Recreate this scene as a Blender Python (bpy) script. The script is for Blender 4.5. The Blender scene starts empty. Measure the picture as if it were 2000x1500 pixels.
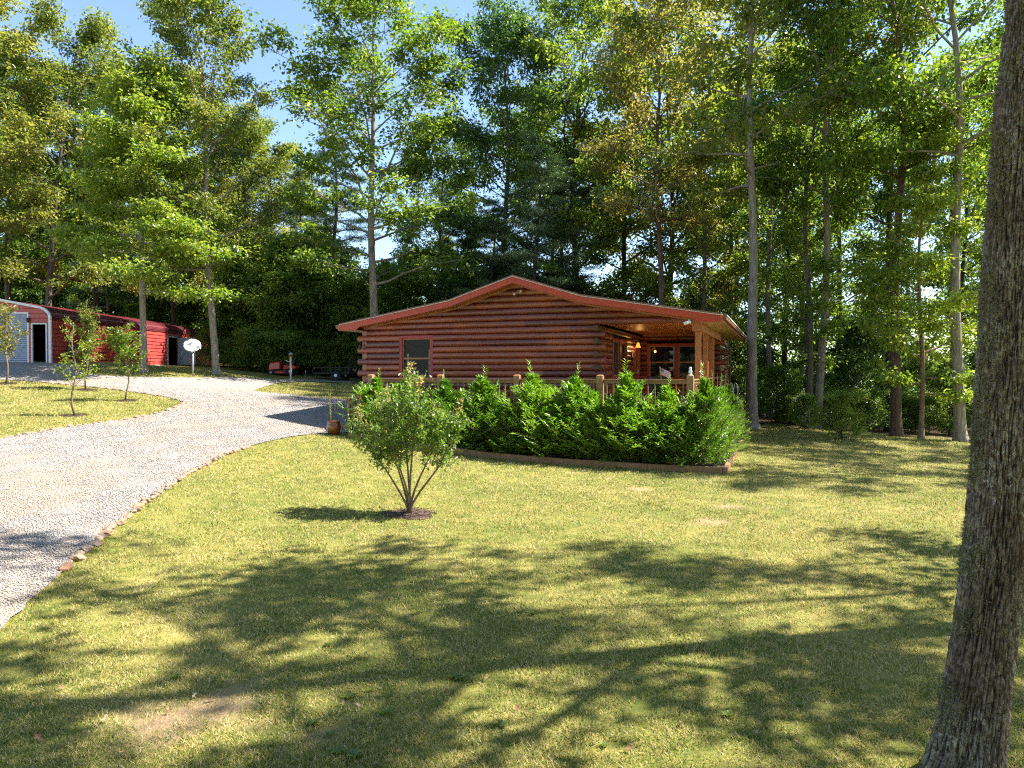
import bpy, bmesh, math, random
import numpy as np
from mathutils import Vector, Matrix, noise as mnoise
from mathutils.geometry import delaunay_2d_cdt
R = math.radians
PI = math.pi
S = bpy.context.scene

# ---------------------------------------------------------------- camera, sky, sun
CAMZ = 2.7
PITCH = math.atan(24 / 1400)
cam = bpy.data.cameras.new('camera')
cam.lens = 25.2; cam.sensor_width = 36; cam.clip_start = 0.05; cam.clip_end = 2000
camo = bpy.data.objects.new('camera', cam); S.collection.objects.link(camo)
camo.location = (0, 0, CAMZ); camo.rotation_euler = (R(90) - PITCH, 0, 0)
S.camera = camo
SUN_EL = R(52); SUN_AZ = R(12)                      # azimuth counted from +X towards +Y
w = bpy.data.worlds.new('World'); S.world = w; w.use_nodes = True
nt = w.node_tree; nt.nodes.clear()
sky = nt.nodes.new('ShaderNodeTexSky'); sky.sky_type = 'NISHITA'; sky.sun_disc = False
sky.sun_elevation = SUN_EL; sky.sun_rotation = R(90) - SUN_AZ
sky.altitude = 300; sky.air_density = 1.0; sky.dust_density = 0.4; sky.ozone_density = 2.4
bg = nt.nodes.new('ShaderNodeBackground'); bg.inputs[1].default_value = 0.095
wo = nt.nodes.new('ShaderNodeOutputWorld')
nt.links.new(sky.outputs[0], bg.inputs[0]); nt.links.new(bg.outputs[0], wo.inputs[0])
sl = bpy.data.lights.new('sun', 'SUN'); sl.energy = 5.0; sl.angle = R(0.53); sl.color = (1, 0.95, 0.86)
so = bpy.data.objects.new('sun', sl); S.collection.objects.link(so)
sd = Vector((math.cos(SUN_AZ) * math.cos(SUN_EL), math.sin(SUN_AZ) * math.cos(SUN_EL), math.sin(SUN_EL)))
so.rotation_euler = sd.to_track_quat('Z', 'Y').to_euler(); so.location = sd * 60
S.view_settings.view_transform = 'Standard'; S.view_settings.look = 'None'
S.view_settings.exposure = 1.78; S.view_settings.gamma = 1.0
S.render.resolution_x = 1024; S.render.resolution_y = 768
cy = S.cycles
cy.max_bounces = 7; cy.diffuse_bounces = 4; cy.glossy_bounces = 2; cy.transmission_bounces = 4
cy.transparent_max_bounces = 6; cy.caustics_reflective = False; cy.caustics_refractive = False
cy.use_denoising = False; cy.sample_clamp_indirect = 3; cy.filter_width = 1.2

# ---------------------------------------------------------------- helpers
def link(o): S.collection.objects.link(o); return o
def tag(o, label=None, cat=None, group=None, kind=None):
    if label: o['label'] = label
    if cat: o['category'] = cat
    if group: o['group'] = group
    if kind: o['kind'] = kind
    return o
def empty(name, loc, label, cat, group=None, rz=0):
    o = link(bpy.data.objects.new(name, None)); o.location = loc; o.rotation_euler = (0, 0, rz)
    o.empty_display_size = 0.2
    return tag(o, label, cat, group)
def obj(name, me, parent=None):
    o = link(bpy.data.objects.new(name, me))
    if parent: o.parent = parent
    return o
def copy_tree(o, parent=None):
    c = o.copy(); link(c); c.parent = parent
    for ch in list(o.children): copy_tree(ch, c)
    return c

class MB:
    """collects vertices and faces"""
    def __init__(s): s.v = []; s.f = []; s.r = []; s.cr = 0.5
    def add(s, vs, fs):
        b = len(s.v); s.v += [tuple(p) for p in vs]; s.f += [tuple(b + i for i in f) for f in fs]
        s.r += [s.cr] * len(vs); return s
    def box(s, x0, x1, y0, y1, z0, z1):
        vs = [(x0,y0,z0),(x1,y0,z0),(x1,y1,z0),(x0,y1,z0),(x0,y0,z1),(x1,y0,z1),(x1,y1,z1),(x0,y1,z1)]
        return s.add(vs, [(0,3,2,1),(4,5,6,7),(0,1,5,4),(1,2,6,5),(2,3,7,6),(3,0,4,7)])
    def beam(s, a, b, wx, wz, up=(0,0,1)):
        a = Vector(a); b = Vector(b); d = (b - a).normalized(); up = Vector(up)
        sx = d.cross(up).normalized() * wx / 2; sz = sx.cross(d).normalized() * wz / 2
        vs = [p + i * sx + j * sz for p in (a, b) for i, j in ((-1,-1),(1,-1),(1,1),(-1,1))]
        return s.add(vs, [(0,1,2,3),(7,6,5,4),(0,4,5,1),(1,5,6,2),(2,6,7,3),(3,7,4,0)])
    def tube(s, pts, rad, n=8, caps=True):
        pts = [Vector(p) for p in pts]
        if not hasattr(rad, '__len__'): rad = [rad] * len(pts)
        vs = []; fs = []
        ref = Vector((0.13, 0.97, 0.2))
        for i, p in enumerate(pts):
            t = (pts[min(i+1, len(pts)-1)] - pts[max(i-1, 0)]).normalized()
            a = t.cross(ref)
            if a.length < 0.1: a = t.cross(Vector((1, 0, 0)))
            a.normalize(); b = t.cross(a)
            for k in range(n):
                th = 2 * PI * k / n
                vs.append(p + rad[i] * (math.cos(th) * a + math.sin(th) * b))
        for i in range(len(pts) - 1):
            for k in range(n):
                fs.append((i*n+k, i*n+(k+1) % n, (i+1)*n+(k+1) % n, (i+1)*n+k))
        if caps: fs.append(tuple(range(n))[::-1]); fs.append(tuple((len(pts)-1)*n + k for k in range(n)))
        return s.add(vs, fs)
    def lathe(s, prof, c=(0,0,0), n=20, axis='z'):
        vs = []; fs = []
        for r, z in prof:
            for k in range(n):
                th = 2*PI*k/n; x, y = r*math.cos(th), r*math.sin(th)
                p = {'z': (x, y, z), 'y': (x, z, y), 'x': (z, x, y)}[axis]
                vs.append((p[0]+c[0], p[1]+c[1], p[2]+c[2]))
        for i in range(len(prof)-1):
            for k in range(n):
                fs.append((i*n+k, i*n+(k+1) % n, (i+1)*n+(k+1) % n, (i+1)*n+k))
        fs.append(tuple(range(n))[::-1]); fs.append(tuple((len(prof)-1)*n+k for k in range(n)))
        return s.add(vs, fs)
    def prism(s, poly, y0, y1):
        """poly in x,z extruded along y"""
        n = len(poly); vs = [(x, y0, z) for x, z in poly] + [(x, y1, z) for x, z in poly]
        fs = [tuple(range(n)), tuple(range(2*n-1, n-1, -1))] + [(i, n+i, n+(i+1) % n, (i+1) % n) for i in range(n)]
        return s.add(vs, fs)
    def mesh(s, name, mat, smooth=False):
        me = bpy.data.meshes.new(name); me.from_pydata(s.v, [], s.f)
        if mat: me.materials.append(mat)
        a = me.attributes.new('rnd', 'FLOAT', 'POINT'); a.data.foreach_set('value', s.r)
        if smooth: me.polygons.foreach_set('use_smooth', [True]*len(me.polygons))
        me.update(); return me
    def build(s, name, mat, parent=None, smooth=False, bevel=0, recalc=True):
        me = s.mesh(name, mat, smooth)
        if recalc:
            bm = bmesh.new(); bm.from_mesh(me); bmesh.ops.recalc_face_normals(bm, faces=bm.faces); bm.to_mesh(me); bm.free()
        o = obj(name, me, parent)
        if bevel:
            m = o.modifiers.new('bevel', 'BEVEL'); m.width = bevel; m.segments = 2; m.limit_method = 'ANGLE'
        return o

def np_mesh(name, V, F, mat, rnd=None, smooth=False):
    me = bpy.data.meshes.new(name)
    V = np.asarray(V, np.float32); F = np.asarray(F, np.int32); k = F.shape[1]
    me.vertices.add(len(V)); me.vertices.foreach_set('co', V.ravel())
    me.loops.add(F.size); me.loops.foreach_set('vertex_index', F.ravel())
    me.polygons.add(len(F)); me.polygons.foreach_set('loop_start', np.arange(0, F.size, k, dtype=np.int32))
    me.polygons.foreach_set('loop_total', np.full(len(F), k, np.int32))
    if smooth: me.polygons.foreach_set('use_smooth', np.ones(len(F), bool))
    if rnd is not None:
        a = me.attributes.new('rnd', 'FLOAT', 'POINT'); a.data.foreach_set('value', np.asarray(rnd, np.float32))
    if mat: me.materials.append(mat)
    me.update(calc_edges=True); me.validate(); return me

# ---------------------------------------------------------------- materials
class NT:
    def __init__(s, name):
        s.m = bpy.data.materials.new(name); s.m.use_nodes = True; s.t = s.m.node_tree; s.t.nodes.clear()
        s.out = s.n('ShaderNodeOutputMaterial')
    def n(s, typ, **kw):
        nd = s.t.nodes.new(typ)
        for k, v in kw.items(): setattr(nd, k, v)
        return nd
    def l(s, a, b): s.t.links.new(a, b)
    def coord(s, kind='Object'): return s.n('ShaderNodeTexCoord').outputs[kind]
    def mapp(s, src, scale=(1,1,1), rot=(0,0,0)):
        m = s.n('ShaderNodeMapping'); m.inputs['Scale'].default_value = scale; m.inputs['Rotation'].default_value = rot
        s.l(src, m.inputs[0]); return m.outputs[0]
    def noise(s, src, scale, detail=4, rough=0.55, dist=0):
        x = s.n('ShaderNodeTexNoise'); x.inputs['Scale'].default_value = scale; x.inputs['Detail'].default_value = detail
        x.inputs['Roughness'].default_value = rough; x.inputs['Distortion'].default_value = dist
        s.l(src, x.inputs['Vector']); return x.outputs['Fac']
    def voro(s, src, scale, out='Distance', feature='F1', rnd=1.0):
        x = s.n('ShaderNodeTexVoronoi'); x.feature = feature; x.inputs['Scale'].default_value = scale
        x.inputs['Randomness'].default_value = rnd
        s.l(src, x.inputs['Vector']); return x.outputs[out]
    def ramp(s, fac, stops, interp='LINEAR'):
        r = s.n('ShaderNodeValToRGB'); r.color_ramp.interpolation = interp
        e = r.color_ramp.elements
        while len(e) < len(stops): e.new(0.5)
        for i, (p, c) in enumerate(stops):
            e[i].position = p; e[i].color = (c[0], c[1], c[2], 1) if hasattr(c, '__len__') else (c, c, c, 1)
        s.l(fac, r.inputs[0]); return r.outputs[0]
    def mix(s, fac, a, b, typ='MIX'):
        m = s.n('ShaderNodeMix', data_type='RGBA', blend_type=typ)
        for i, v in ((0, fac), (6, a), (7, b)):
            if hasattr(v, 'is_linked'): s.l(v, m.inputs[i])
            elif hasattr(v, '__len__'): m.inputs[i].default_value = (v[0], v[1], v[2], 1)
            else: m.inputs[i].default_value = v
        return m.outputs[2]
    def math(s, op, a, b=0.0, c=0.0):
        m = s.n('ShaderNodeMath', operation=op)
        for i, v in enumerate((a, b, c)):
            if hasattr(v, 'is_linked'): s.l(v, m.inputs[i])
            else: m.inputs[i].default_value = v
        return m.outputs[0]
    def attr(s, name='rnd', out='Fac'): return s.n('ShaderNodeAttribute', attribute_name=name).outputs[out]
    def objrnd(s): return s.n('ShaderNodeObjectInfo').outputs['Random']
    def bump(s, h, strength=0.5, dist=0.02, nrm=None):
        b = s.n('ShaderNodeBump'); b.inputs['Strength'].default_value = strength; b.inputs['Distance'].default_value = dist
        s.l(h, b.inputs['Height'])
        if nrm: s.l(nrm, b.inputs['Normal'])
        return b.outputs[0]
    def pr(s, col, rough=0.6, spec=0.5, metal=0.0, nrm=None, coat=0.0, done=True, **kw):
        p = s.n('ShaderNodeBsdfPrincipled')
        for k, v in (('Base Color', col), ('Roughness', rough), ('Specular IOR Level', spec), ('Metallic', metal), ('Coat Weight', coat)):
            if hasattr(v, 'is_linked'): s.l(v, p.inputs[k])
            elif hasattr(v, '__len__'): p.inputs[k].default_value = (v[0], v[1], v[2], 1)
            else: p.inputs[k].default_value = v
        for k, v in kw.items(): p.inputs[k.replace('_', ' ')].default_value = v
        if nrm is not None: s.l(nrm, p.inputs['Normal'])
        if done: s.l(p.outputs[0], s.out.inputs[0])
        return p.outputs[0]

def simple(name, col, rough=0.6, metal=0.0, var=0.15, scale=6, spec=0.5, coat=0.0, bump=0.15, bscale=40):
    t = NT(name); c = t.coord(); n = t.noise(c, scale)
    lo = tuple(x*(1-var) for x in col); hi = tuple(min(1, x*(1+var)) for x in col)
    col2 = t.ramp(n, [(0.3, lo), (0.7, hi)])
    t.pr(col2, t.ramp(t.noise(c, scale*3), [(0.3, max(0, rough-0.08)), (0.7, min(1, rough+0.08))]), spec, metal,
         nrm=t.bump(t.noise(c, bscale), bump, 0.01), coat=coat)
    return t.m

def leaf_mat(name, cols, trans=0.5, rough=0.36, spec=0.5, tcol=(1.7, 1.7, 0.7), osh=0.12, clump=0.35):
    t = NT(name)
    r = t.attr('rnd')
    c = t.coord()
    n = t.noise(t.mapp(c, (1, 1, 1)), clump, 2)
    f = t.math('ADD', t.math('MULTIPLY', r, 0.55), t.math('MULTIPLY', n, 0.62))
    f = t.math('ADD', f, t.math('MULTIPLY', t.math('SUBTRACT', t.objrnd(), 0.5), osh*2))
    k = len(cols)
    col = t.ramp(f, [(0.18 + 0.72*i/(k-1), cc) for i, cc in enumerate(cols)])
    p = t.pr(col, rough, spec, done=False)
    tr = t.n('ShaderNodeBsdfTranslucent')
    t.l(t.mix(1.0, col, tcol, 'MULTIPLY'), tr.inputs[0])
    ms = t.n('ShaderNodeMixShader'); ms.inputs[0].default_value = trans
    t.l(p, ms.inputs[1]); t.l(tr.outputs[0], ms.inputs[2]); t.l(ms.outputs[0], t.out.inputs[0])
    return t.m

def bark_mat(name, lo, hi, sx=14, sz=2.2, bump=0.9, lichen=None, dist=0.03):
    t = NT(name); c = t.coord()
    m = t.mapp(c, (sx, sx, sz)); n = t.noise(m, 1.0, 6, 0.65, 0.6)
    big = t.noise(c, 1.3, 3)
    col = t.ramp(n, [(0.32, lo), (0.62, hi), (0.8, tuple(min(1, x*1.25) for x in hi))])
    col = t.mix(t.ramp(big, [(0.35, 0.0), (0.7, 0.5)]), col, tuple(x*0.55 for x in hi))
    if lichen:
        ln = t.noise(c, 9, 5, 0.7); col = t.mix(t.ramp(ln, [(0.54, 0.0), (0.6, 0.8)]), col, lichen)
    t.pr(col, 0.9, 0.2, nrm=t.bump(n, bump, dist)); return t.m

def log_mat(name, cols, axis='x'):
    t = NT(name); c = t.coord()
    sc = (1.2, 14, 22) if axis == 'x' else (14, 1.2, 22)
    g = t.noise(t.mapp(c, sc), 1.4, 6, 0.6, 0.8)
    b = t.noise(t.mapp(c, (0.5, 0.5, 1.2) if axis == 'x' else (0.5, 0.5, 1.2)), 1.0, 3)
    f = t.math('ADD', t.math('MULTIPLY', g, 0.5), t.math('ADD', t.math('MULTIPLY', b, 0.3), t.math('MULTIPLY', t.attr('rnd'), 0.25)))
    col = t.ramp(f, [(0.3, cols[0]), (0.5, cols[1]), (0.72, cols[2])])
    kn = t.voro(t.mapp(c, (1.1, 6, 5.3) if axis == 'x' else (6, 1.1, 5.3)), 0.9)
    col = t.mix(t.ramp(kn, [(0.0, 0.85), (0.09, 0.0)]), col, tuple(x*0.2 for x in cols[0]))
    t.pr(col, t.ramp(g, [(0.3, 0.34), (0.7, 0.5)]), 0.6, coat=0.45, nrm=t.bump(g, 0.25, 0.01)); return t.m

M = {}
M['log'] = log_mat('stained_log', [(0.040, 0.008, 0.006), (0.165, 0.028, 0.010), (0.37, 0.090, 0.020)])
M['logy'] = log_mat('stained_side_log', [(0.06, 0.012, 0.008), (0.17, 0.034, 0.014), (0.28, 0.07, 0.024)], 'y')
M['logend'] = simple('log_end_grain', (0.10, 0.06, 0.035), 0.8, var=0.4, scale=9)
M['red'] = simple('red_trim_paint', (0.43, 0.048, 0.014), 0.45, var=0.12)
M['redtrim'] = simple('crimson_window_trim', (0.33, 0.028, 0.03), 0.45, var=0.12)
M['stain'] = simple('orange_brown_stain', (0.36, 0.14, 0.05), 0.5, var=0.22, scale=9)
M['post'] = simple('porch_post_stain', (0.42, 0.15, 0.045), 0.5, var=0.2, scale=9)
M['rail'] = simple('rail_stain', (0.36, 0.175, 0.075), 0.5, var=0.2, scale=9)
M['ceil'] = None
t = NT('porch_ceiling_boards'); c = t.coord()
wv = t.n('ShaderNodeTexWave'); wv.wave_type = 'BANDS'; wv.bands_direction = 'Y'; wv.inputs['Scale'].default_value = 2.2
t.l(c, wv.inputs['Vector'])
g = t.noise(t.mapp(c, (2, 14, 2)), 2, 5)
col = t.ramp(g, [(0.3, (0.55, 0.19, 0.045)), (0.7, (0.78, 0.33, 0.09))])
col = t.mix(t.ramp(wv.outputs['Fac'], [(0.0, 0.75), (0.09, 0.0)]), col, (0.05, 0.015, 0.005))
t.pr(col, 0.4, 0.5, nrm=t.bump(wv.outputs['Fac'], 0.3, 0.01)); M['ceil'] = t.m
M['soffit'] = simple('tan_soffit', (0.42, 0.30, 0.16), 0.6)
M['drip'] = simple('pale_drip_edge', (0.62, 0.52, 0.42), 0.5)
M['shingle'] = simple('brown_shingle', (0.17, 0.10, 0.075), 0.9, var=0.5, scale=25)
M['gutter'] = simple('brown_gutter', (0.20, 0.085, 0.045), 0.4)
M['dark'] = simple('dark_interior', (0.012, 0.011, 0.011), 0.9)
M['black'] = simple('black_metal', (0.02, 0.02, 0.022), 0.45, 0.4)
M['curtain'] = simple('window_curtain', (0.30, 0.25, 0.18), 0.9)
t = NT('window_glass'); t.pr((0.01, 0.01, 0.01), 0.03, 0.5, nrm=t.bump(t.noise(t.coord(), 2.0, 2), 0.03, 0.01)); M['glass'] = t.m
t = NT('insect_screen'); t.pr(t.ramp(t.noise(t.coord(), 60), [(0.3, (0.014, 0.012, 0.010)), (0.7, (0.032, 0.028, 0.022))]), 0.5, 0.25); M['screen'] = t.m
M['white'] = simple('white_paint', (0.78, 0.78, 0.77), 0.4, var=0.05)
M['grey'] = simple('galvanised_grey', (0.42, 0.43, 0.45), 0.4, 0.5)
M['doorw'] = simple('pale_blue_grey_door', (0.36, 0.44, 0.50), 0.35, var=0.12, scale=2)
M['concrete'] = simple('concrete', (0.42, 0.40, 0.36), 0.9, var=0.2)
M['brass'] = simple('brass', (0.5, 0.33, 0.12), 0.35, 0.8)
M['rubber'] = simple('rubber', (0.02, 0.02, 0.02), 0.85)
M['mowred'] = simple('mower_red', (0.52, 0.015, 0.03), 0.25, coat=0.5, var=0.05)
M['blue'] = simple('blue_fabric', (0.03, 0.06, 0.20), 0.8)
M['pink'] = simple('pale_cushion', (0.62, 0.42, 0.36), 0.9)
M['terra'] = simple('brown_glaze', (0.22, 0.065, 0.022), 0.2, var=0.45, scale=7, coat=0.5)
M['soil'] = simple('dark_soil', (0.045, 0.028, 0.018), 0.95, var=0.4, scale=30, bump=0.8)
M['mulch'] = simple('bark_mulch', (0.085, 0.05, 0.035), 0.95, var=0.6, scale=38, bump=1.0, bscale=60)
M['bedwood'] = simple('bed_timber', (0.30, 0.155, 0.075), 0.6, var=0.3, scale=7)
M['hosegreen'] = simple('hose_green', (0.02, 0.22, 0.11), 0.5)
t = NT('red_ribbed_metal'); c = t.coord()
t.pr(t.ramp(t.noise(c, 0.7, 3), [(0.3, (0.42, 0.060, 0.052)), (0.7, (0.52, 0.088, 0.072))]), 0.38, 0.5, 0.0, nrm=t.bump(t.noise(c, 3), 0.05, 0.01)); M['garage'] = t.m
t = NT('shade_darkened_red_roof'); c = t.coord()
t.pr(t.ramp(t.noise(c, 0.7, 3), [(0.3, (0.11, 0.014, 0.022)), (0.7, (0.16, 0.022, 0.032))]), 0.5, 0.5, 0.0); M['garroof_shaded'] = t.m  # garage red made darker: the roof's shading is put into its colour
t = NT('edge_stone'); c = t.coord()
col = t.ramp(t.noise(c, 14, 5), [(0.3, (0.14, 0.10, 0.075)), (0.7, (0.34, 0.26, 0.19))])
col = t.mix(t.ramp(t.objrnd(), [(0.5, 0.0), (0.95, 0.7)]), col, (0.38, 0.18, 0.10))
t.pr(col, 0.85, 0.3, nrm=t.bump(t.noise(c, 30), 0.6, 0.01)); M['stone'] = t.m
# foliage
M['lgreen'] = leaf_mat('leaf_green', [(0.03, 0.07, 0.012), (0.075, 0.14, 0.02), (0.145, 0.22, 0.035), (0.25, 0.29, 0.06)])
M['lyell'] = leaf_mat('leaf_yellow_green', [(0.038, 0.09, 0.012), (0.095, 0.17, 0.02), (0.18, 0.255, 0.035), (0.3, 0.33, 0.07)])
M['lolive'] = leaf_mat('leaf_olive_brown', [(0.045, 0.085, 0.018), (0.11, 0.16, 0.03), (0.205, 0.22, 0.05), (0.33, 0.29, 0.1)])
M['lbrown'] = leaf_mat('leaf_rust', [(0.045, 0.08, 0.022), (0.11, 0.135, 0.04), (0.21, 0.2, 0.07), (0.32, 0.26, 0.12)])
M['ldark'] = leaf_mat('leaf_dark', [(0.025, 0.06, 0.014), (0.055, 0.11, 0.02), (0.1, 0.17, 0.03), (0.18, 0.24, 0.05)])
M['lteal'] = leaf_mat('leaf_blue_green', [(0.025, 0.065, 0.026), (0.055, 0.12, 0.04), (0.1, 0.175, 0.055), (0.17, 0.23, 0.08)])
M['lpine'] = leaf_mat('pine_needle', [(0.025, 0.07, 0.042), (0.05, 0.12, 0.065), (0.09, 0.165, 0.085), (0.15, 0.21, 0.1)], trans=0.15)
M['llaurel'] = leaf_mat('laurel_leaf', [(0.03, 0.09, 0.01), (0.075, 0.18, 0.018), (0.15, 0.29, 0.028), (0.27, 0.4, 0.07)], rough=0.3, spec=0.7, tcol=(1.7, 1.8, 0.5), clump=1.2, trans=.3)
M['lmyrt'] = leaf_mat('myrtle_leaf', [(0.035, 0.09, 0.016), (0.08, 0.16, 0.026), (0.15, 0.24, 0.05), (0.36, 0.28, 0.16)], rough=0.3, spec=0.6, clump=2.0)
M['lconif'] = leaf_mat('cypress_spray', [(0.03, 0.09, 0.008), (0.07, 0.17, 0.012), (0.13, 0.26, 0.02), (0.20, 0.33, 0.04)], rough=0.4, clump=1.0)
M['bark'] = bark_mat('grey_bark', (0.055, 0.042, 0.035), (0.21, 0.175, 0.15))
M['barkp'] = bark_mat('pale_bark', (0.12, 0.095, 0.075), (0.40, 0.34, 0.28))
M['barkd'] = bark_mat('dark_bark', (0.022, 0.017, 0.014), (0.085, 0.066, 0.055))
M['barkr'] = bark_mat('reddish_bark', (0.05, 0.03, 0.024), (0.20, 0.125, 0.10))
M['barks'] = bark_mat('smooth_tan_stem', (0.13, 0.085, 0.055), (0.30, 0.21, 0.145), sx=30, sz=6, bump=0.3)

# ---------------------------------------------------------------- terrain
def D(px, py):
    a = (px - 1000) / 1400; b = (750 - py) / 1400
    v = Vector((a, math.cos(PITCH) + b * math.sin(PITCH), -math.sin(PITCH) + b * math.cos(PITCH)))
    return v / v.y
def P(px, py, Y):
    d = D(px, py); return (d.x * Y, Y, CAMZ + d.z * Y)
CP = [P(*q) for q in [
    (1415, 925, 19.0), (905, 888, 21.7), (690, 852, 23.0), (683, 842, 24.5), (652, 848, 23.6), (800, 1005, 13.4),
    (0, 1240, 7.2), (130, 1110, 9.6), (300, 970, 13.6), (0, 1000, 11.8), (0, 859, 19.5), (161, 831, 22), (145, 812, 24),
    (345, 795, 27), (361, 788, 28), (248, 783, 28.5), (170, 762, 31), (12, 750, 31), (0, 742, 32.5), (99, 709, 38),
    (-60, 709, 38), (420, 738, 38), (423, 730, 40), (377, 736, 38), (280, 727, 37), (530, 742, 42), (568, 743, 43),
    (493, 764, 34.5), (620, 777, 32), (700, 784, 31), (690, 748, 44), (640, 740, 46),
    (412, 713, 58), (1470, 838, 35), (1880, 862, 30.5), (1745, 852, 33), (1640, 852, 31), (1510, 822, 41),
    (1900, 900, 24), (1500, 900, 22), (1500, 1000, 13.6), (1870, 1000, 13.6), (1000, 1200, 8.0), (1500, 1300, 6.5),
    (300, 1400, 5.6), (1000, 1480, 5.0), (1900, 1480, 5.0)]]
CP += [(0, -10, 0.1), (-15, -10, 0.3), (15, -10, -0.1), (-40, 10, 1.2), (40, 10, -0.8), (-60, 40, 4.2), (-60, 90, 5.0), (-25, 90, 4.4),
       (0, 60, 1.5), (0, 95, 1.0), (20, 50, -0.6), (30, 60, -1.5), (60, 40, -2.0), (60, 95, -4), (25, 100, -3), (9, 36, 0.0),
       (0, 40, 1.0), (-29, 60, 3.4), (-29, 45, 3.2), (-90, 150, 6), (90, 150, -6), (0, 150, 0), (90, -10, -2), (-90, -10, 2)]
CP = np.array(CP)
def tps(r2): return np.where(r2 > 1e-9, r2 * np.log(r2 + 1e-12), 0.0)
_s = 1/30.0
_n = len(CP); _xy = CP[:, :2] * _s
_A = np.zeros((_n+3, _n+3)); _d = ((_xy[:, None] - _xy[None])**2).sum(-1)
_A[:_n, :_n] = tps(_d) + np.eye(_n) * 0.004; _A[:_n, _n] = 1; _A[:_n, _n+1:] = _xy
_A[_n, :_n] = 1; _A[_n+1:, :_n] = _xy.T
_w = np.linalg.solve(_A, np.concatenate([CP[:, 2], [0, 0, 0]]))
def TZ(x, y):
    x = np.atleast_1d(np.asarray(x, float)); y = np.atleast_1d(np.asarray(y, float)); out = np.empty(x.size)
    xf = x.ravel(); yf = y.ravel()
    for i in range(0, x.size, 20000):
        q = np.stack([xf[i:i+20000], yf[i:i+20000]], -1) * _s
        d2 = ((q[:, None] - _xy[None])**2).sum(-1)
        out[i:i+20000] = tps(d2) @ _w[:_n] + _w[_n] + q @ _w[_n+1:]
    return out.reshape(x.shape)
def tz(x, y): return float(TZ(x, y)[0])
def G(px, py, y0=2.0, y1=140.0):
    """ground point seen at a pixel of the photograph"""
    d = D(px, py); ys = np.linspace(y0, y1, 2800)
    h = CAMZ + d.z * ys - TZ(d.x * ys, ys)
    k = np.argmax(h < 0) if (h < 0).any() else len(ys) - 1
    Y = ys[k]
    if k > 0:
        a, b = h[k-1], h[k]; Y = ys[k-1] + (ys[k]-ys[k-1]) * a / (a - b) if a != b else Y
    return (d.x * Y, Y)
def pip(x, y, poly):
    x = np.asarray(x); y = np.asarray(y); r = np.zeros(x.shape, bool); n = len(poly)
    for i in range(n):
        x0, y0 = poly[i]; x1, y1 = poly[(i+1) % n]
        if y0 == y1: continue
        c = ((y0 > y) != (y1 > y)) & (x < (x1-x0)*(y-y0)/(y1-y0) + x0); r ^= c
    return r
def resample(pts, step, seed=0, amp=0.0):
    rng = random.Random(seed); out = []
    for a, b in zip(pts[:-1], pts[1:]):
        L = math.dist(a, b); n = max(1, int(L/step))
        for k in range(n):
            t = k/n; out.append((a[0]+(b[0]-a[0])*t + rng.uniform(-amp, amp), a[1]+(b[1]-a[1])*t + rng.uniform(-amp, amp)))
    out.append(pts[-1]); return out
def smooth(pts, it=2):
    for _ in range(it):
        q = [pts[0]]
        for a, b in zip(pts[:-1], pts[1:]):
            q += [(a[0]*.75+b[0]*.25, a[1]*.75+b[1]*.25), (a[0]*.25+b[0]*.75, a[1]*.25+b[1]*.75)]
        q.append(pts[-1]); pts = q
    return pts

near_edge = smooth([(-16, 2.5)] + [G(*p) for p in [(-60, 1300), (0, 1238), (60, 1172), (130, 1108), (200, 1050), (300, 970), (420, 895), (520, 862), (600, 849), (680, 846)]])
far_edge = smooth([G(*p) for p in [(770, 786), (700, 784), (620, 777), (560, 770), (493, 764)]]) + \
    smooth([G(*p) for p in [(493, 763), (530, 752), (560, 746), (600, 745), (690, 749)]], 1)[1:] + \
    smooth([G(*p) for p in [(690, 744), (600, 741), (530, 740), (420, 738), (320, 738), (230, 736), (165, 731)]] + [(-23.6, 38.6), (-24.3, 37.9)], 1)
isl_top = smooth([(-40, 31)] + [G(*p) for p in [(-80, 738), (0, 742), (80, 747), (143, 753), (207, 759), (276, 768), (327, 776), (358, 786)]])
isl_bot = smooth([G(*p) for p in [(358, 789), (345, 796), (317, 807), (241, 822), (161, 831), (76, 845), (0, 859), (-80, 872)]] + [(-40, 21)])
grav_poly = resample(near_edge + [(-2.5, 26)], 0.35, 1, 0.03) + resample(far_edge + [(-40, 37.9)], 0.5, 2, 0.04) + \
    resample(isl_top + isl_bot, 0.4, 3, 0.04) + resample([(-40, 2.5), near_edge[0]], 2)[:-1]

TREELINE = [G(*p) for p in [(450, 728), (520, 732), (690, 738)]]
def litter(x, y):
    """0 lawn .. 1 woodland floor"""
    x = np.asarray(x); y = np.asarray(y)
    lim = np.interp(x, [-60, -28, -22, -16, -12, -6, 4, 12, 16, 20, 24, 60], [60, 62, 60, 46, 46, 47, 44, 38, 34, 31, 29, 12])
    lim = lim + 1.2*np.sin(x*0.9) + 0.8*np.sin(x*2.3+1)
    return np.clip((y - lim) / 3.0, 0, 1)
BARE = [(*G(360, 1400), 0.42), (*G(430, 1385), 0.30), (*G(485, 1345), 0.14), (*G(625, 1435), 0.16), (*G(1250, 955), 0.30), (*G(1390, 1020), 0.30), (*G(1420, 990), 0.25)]
def bare(x, y):
    m = np.zeros(np.shape(x))
    for bx, by, br in BARE:
        q = np.hypot((x-bx)/1.25, y-by)/br + 0.25*np.sin(7*x+5*y+bx) + 0.2*np.sin(17*x-9*y) + 0.15*np.sin(31*x+23*y)
        m = np.maximum(m, np.clip((1.3 - q)*.85, 0, .85))
    return m

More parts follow.
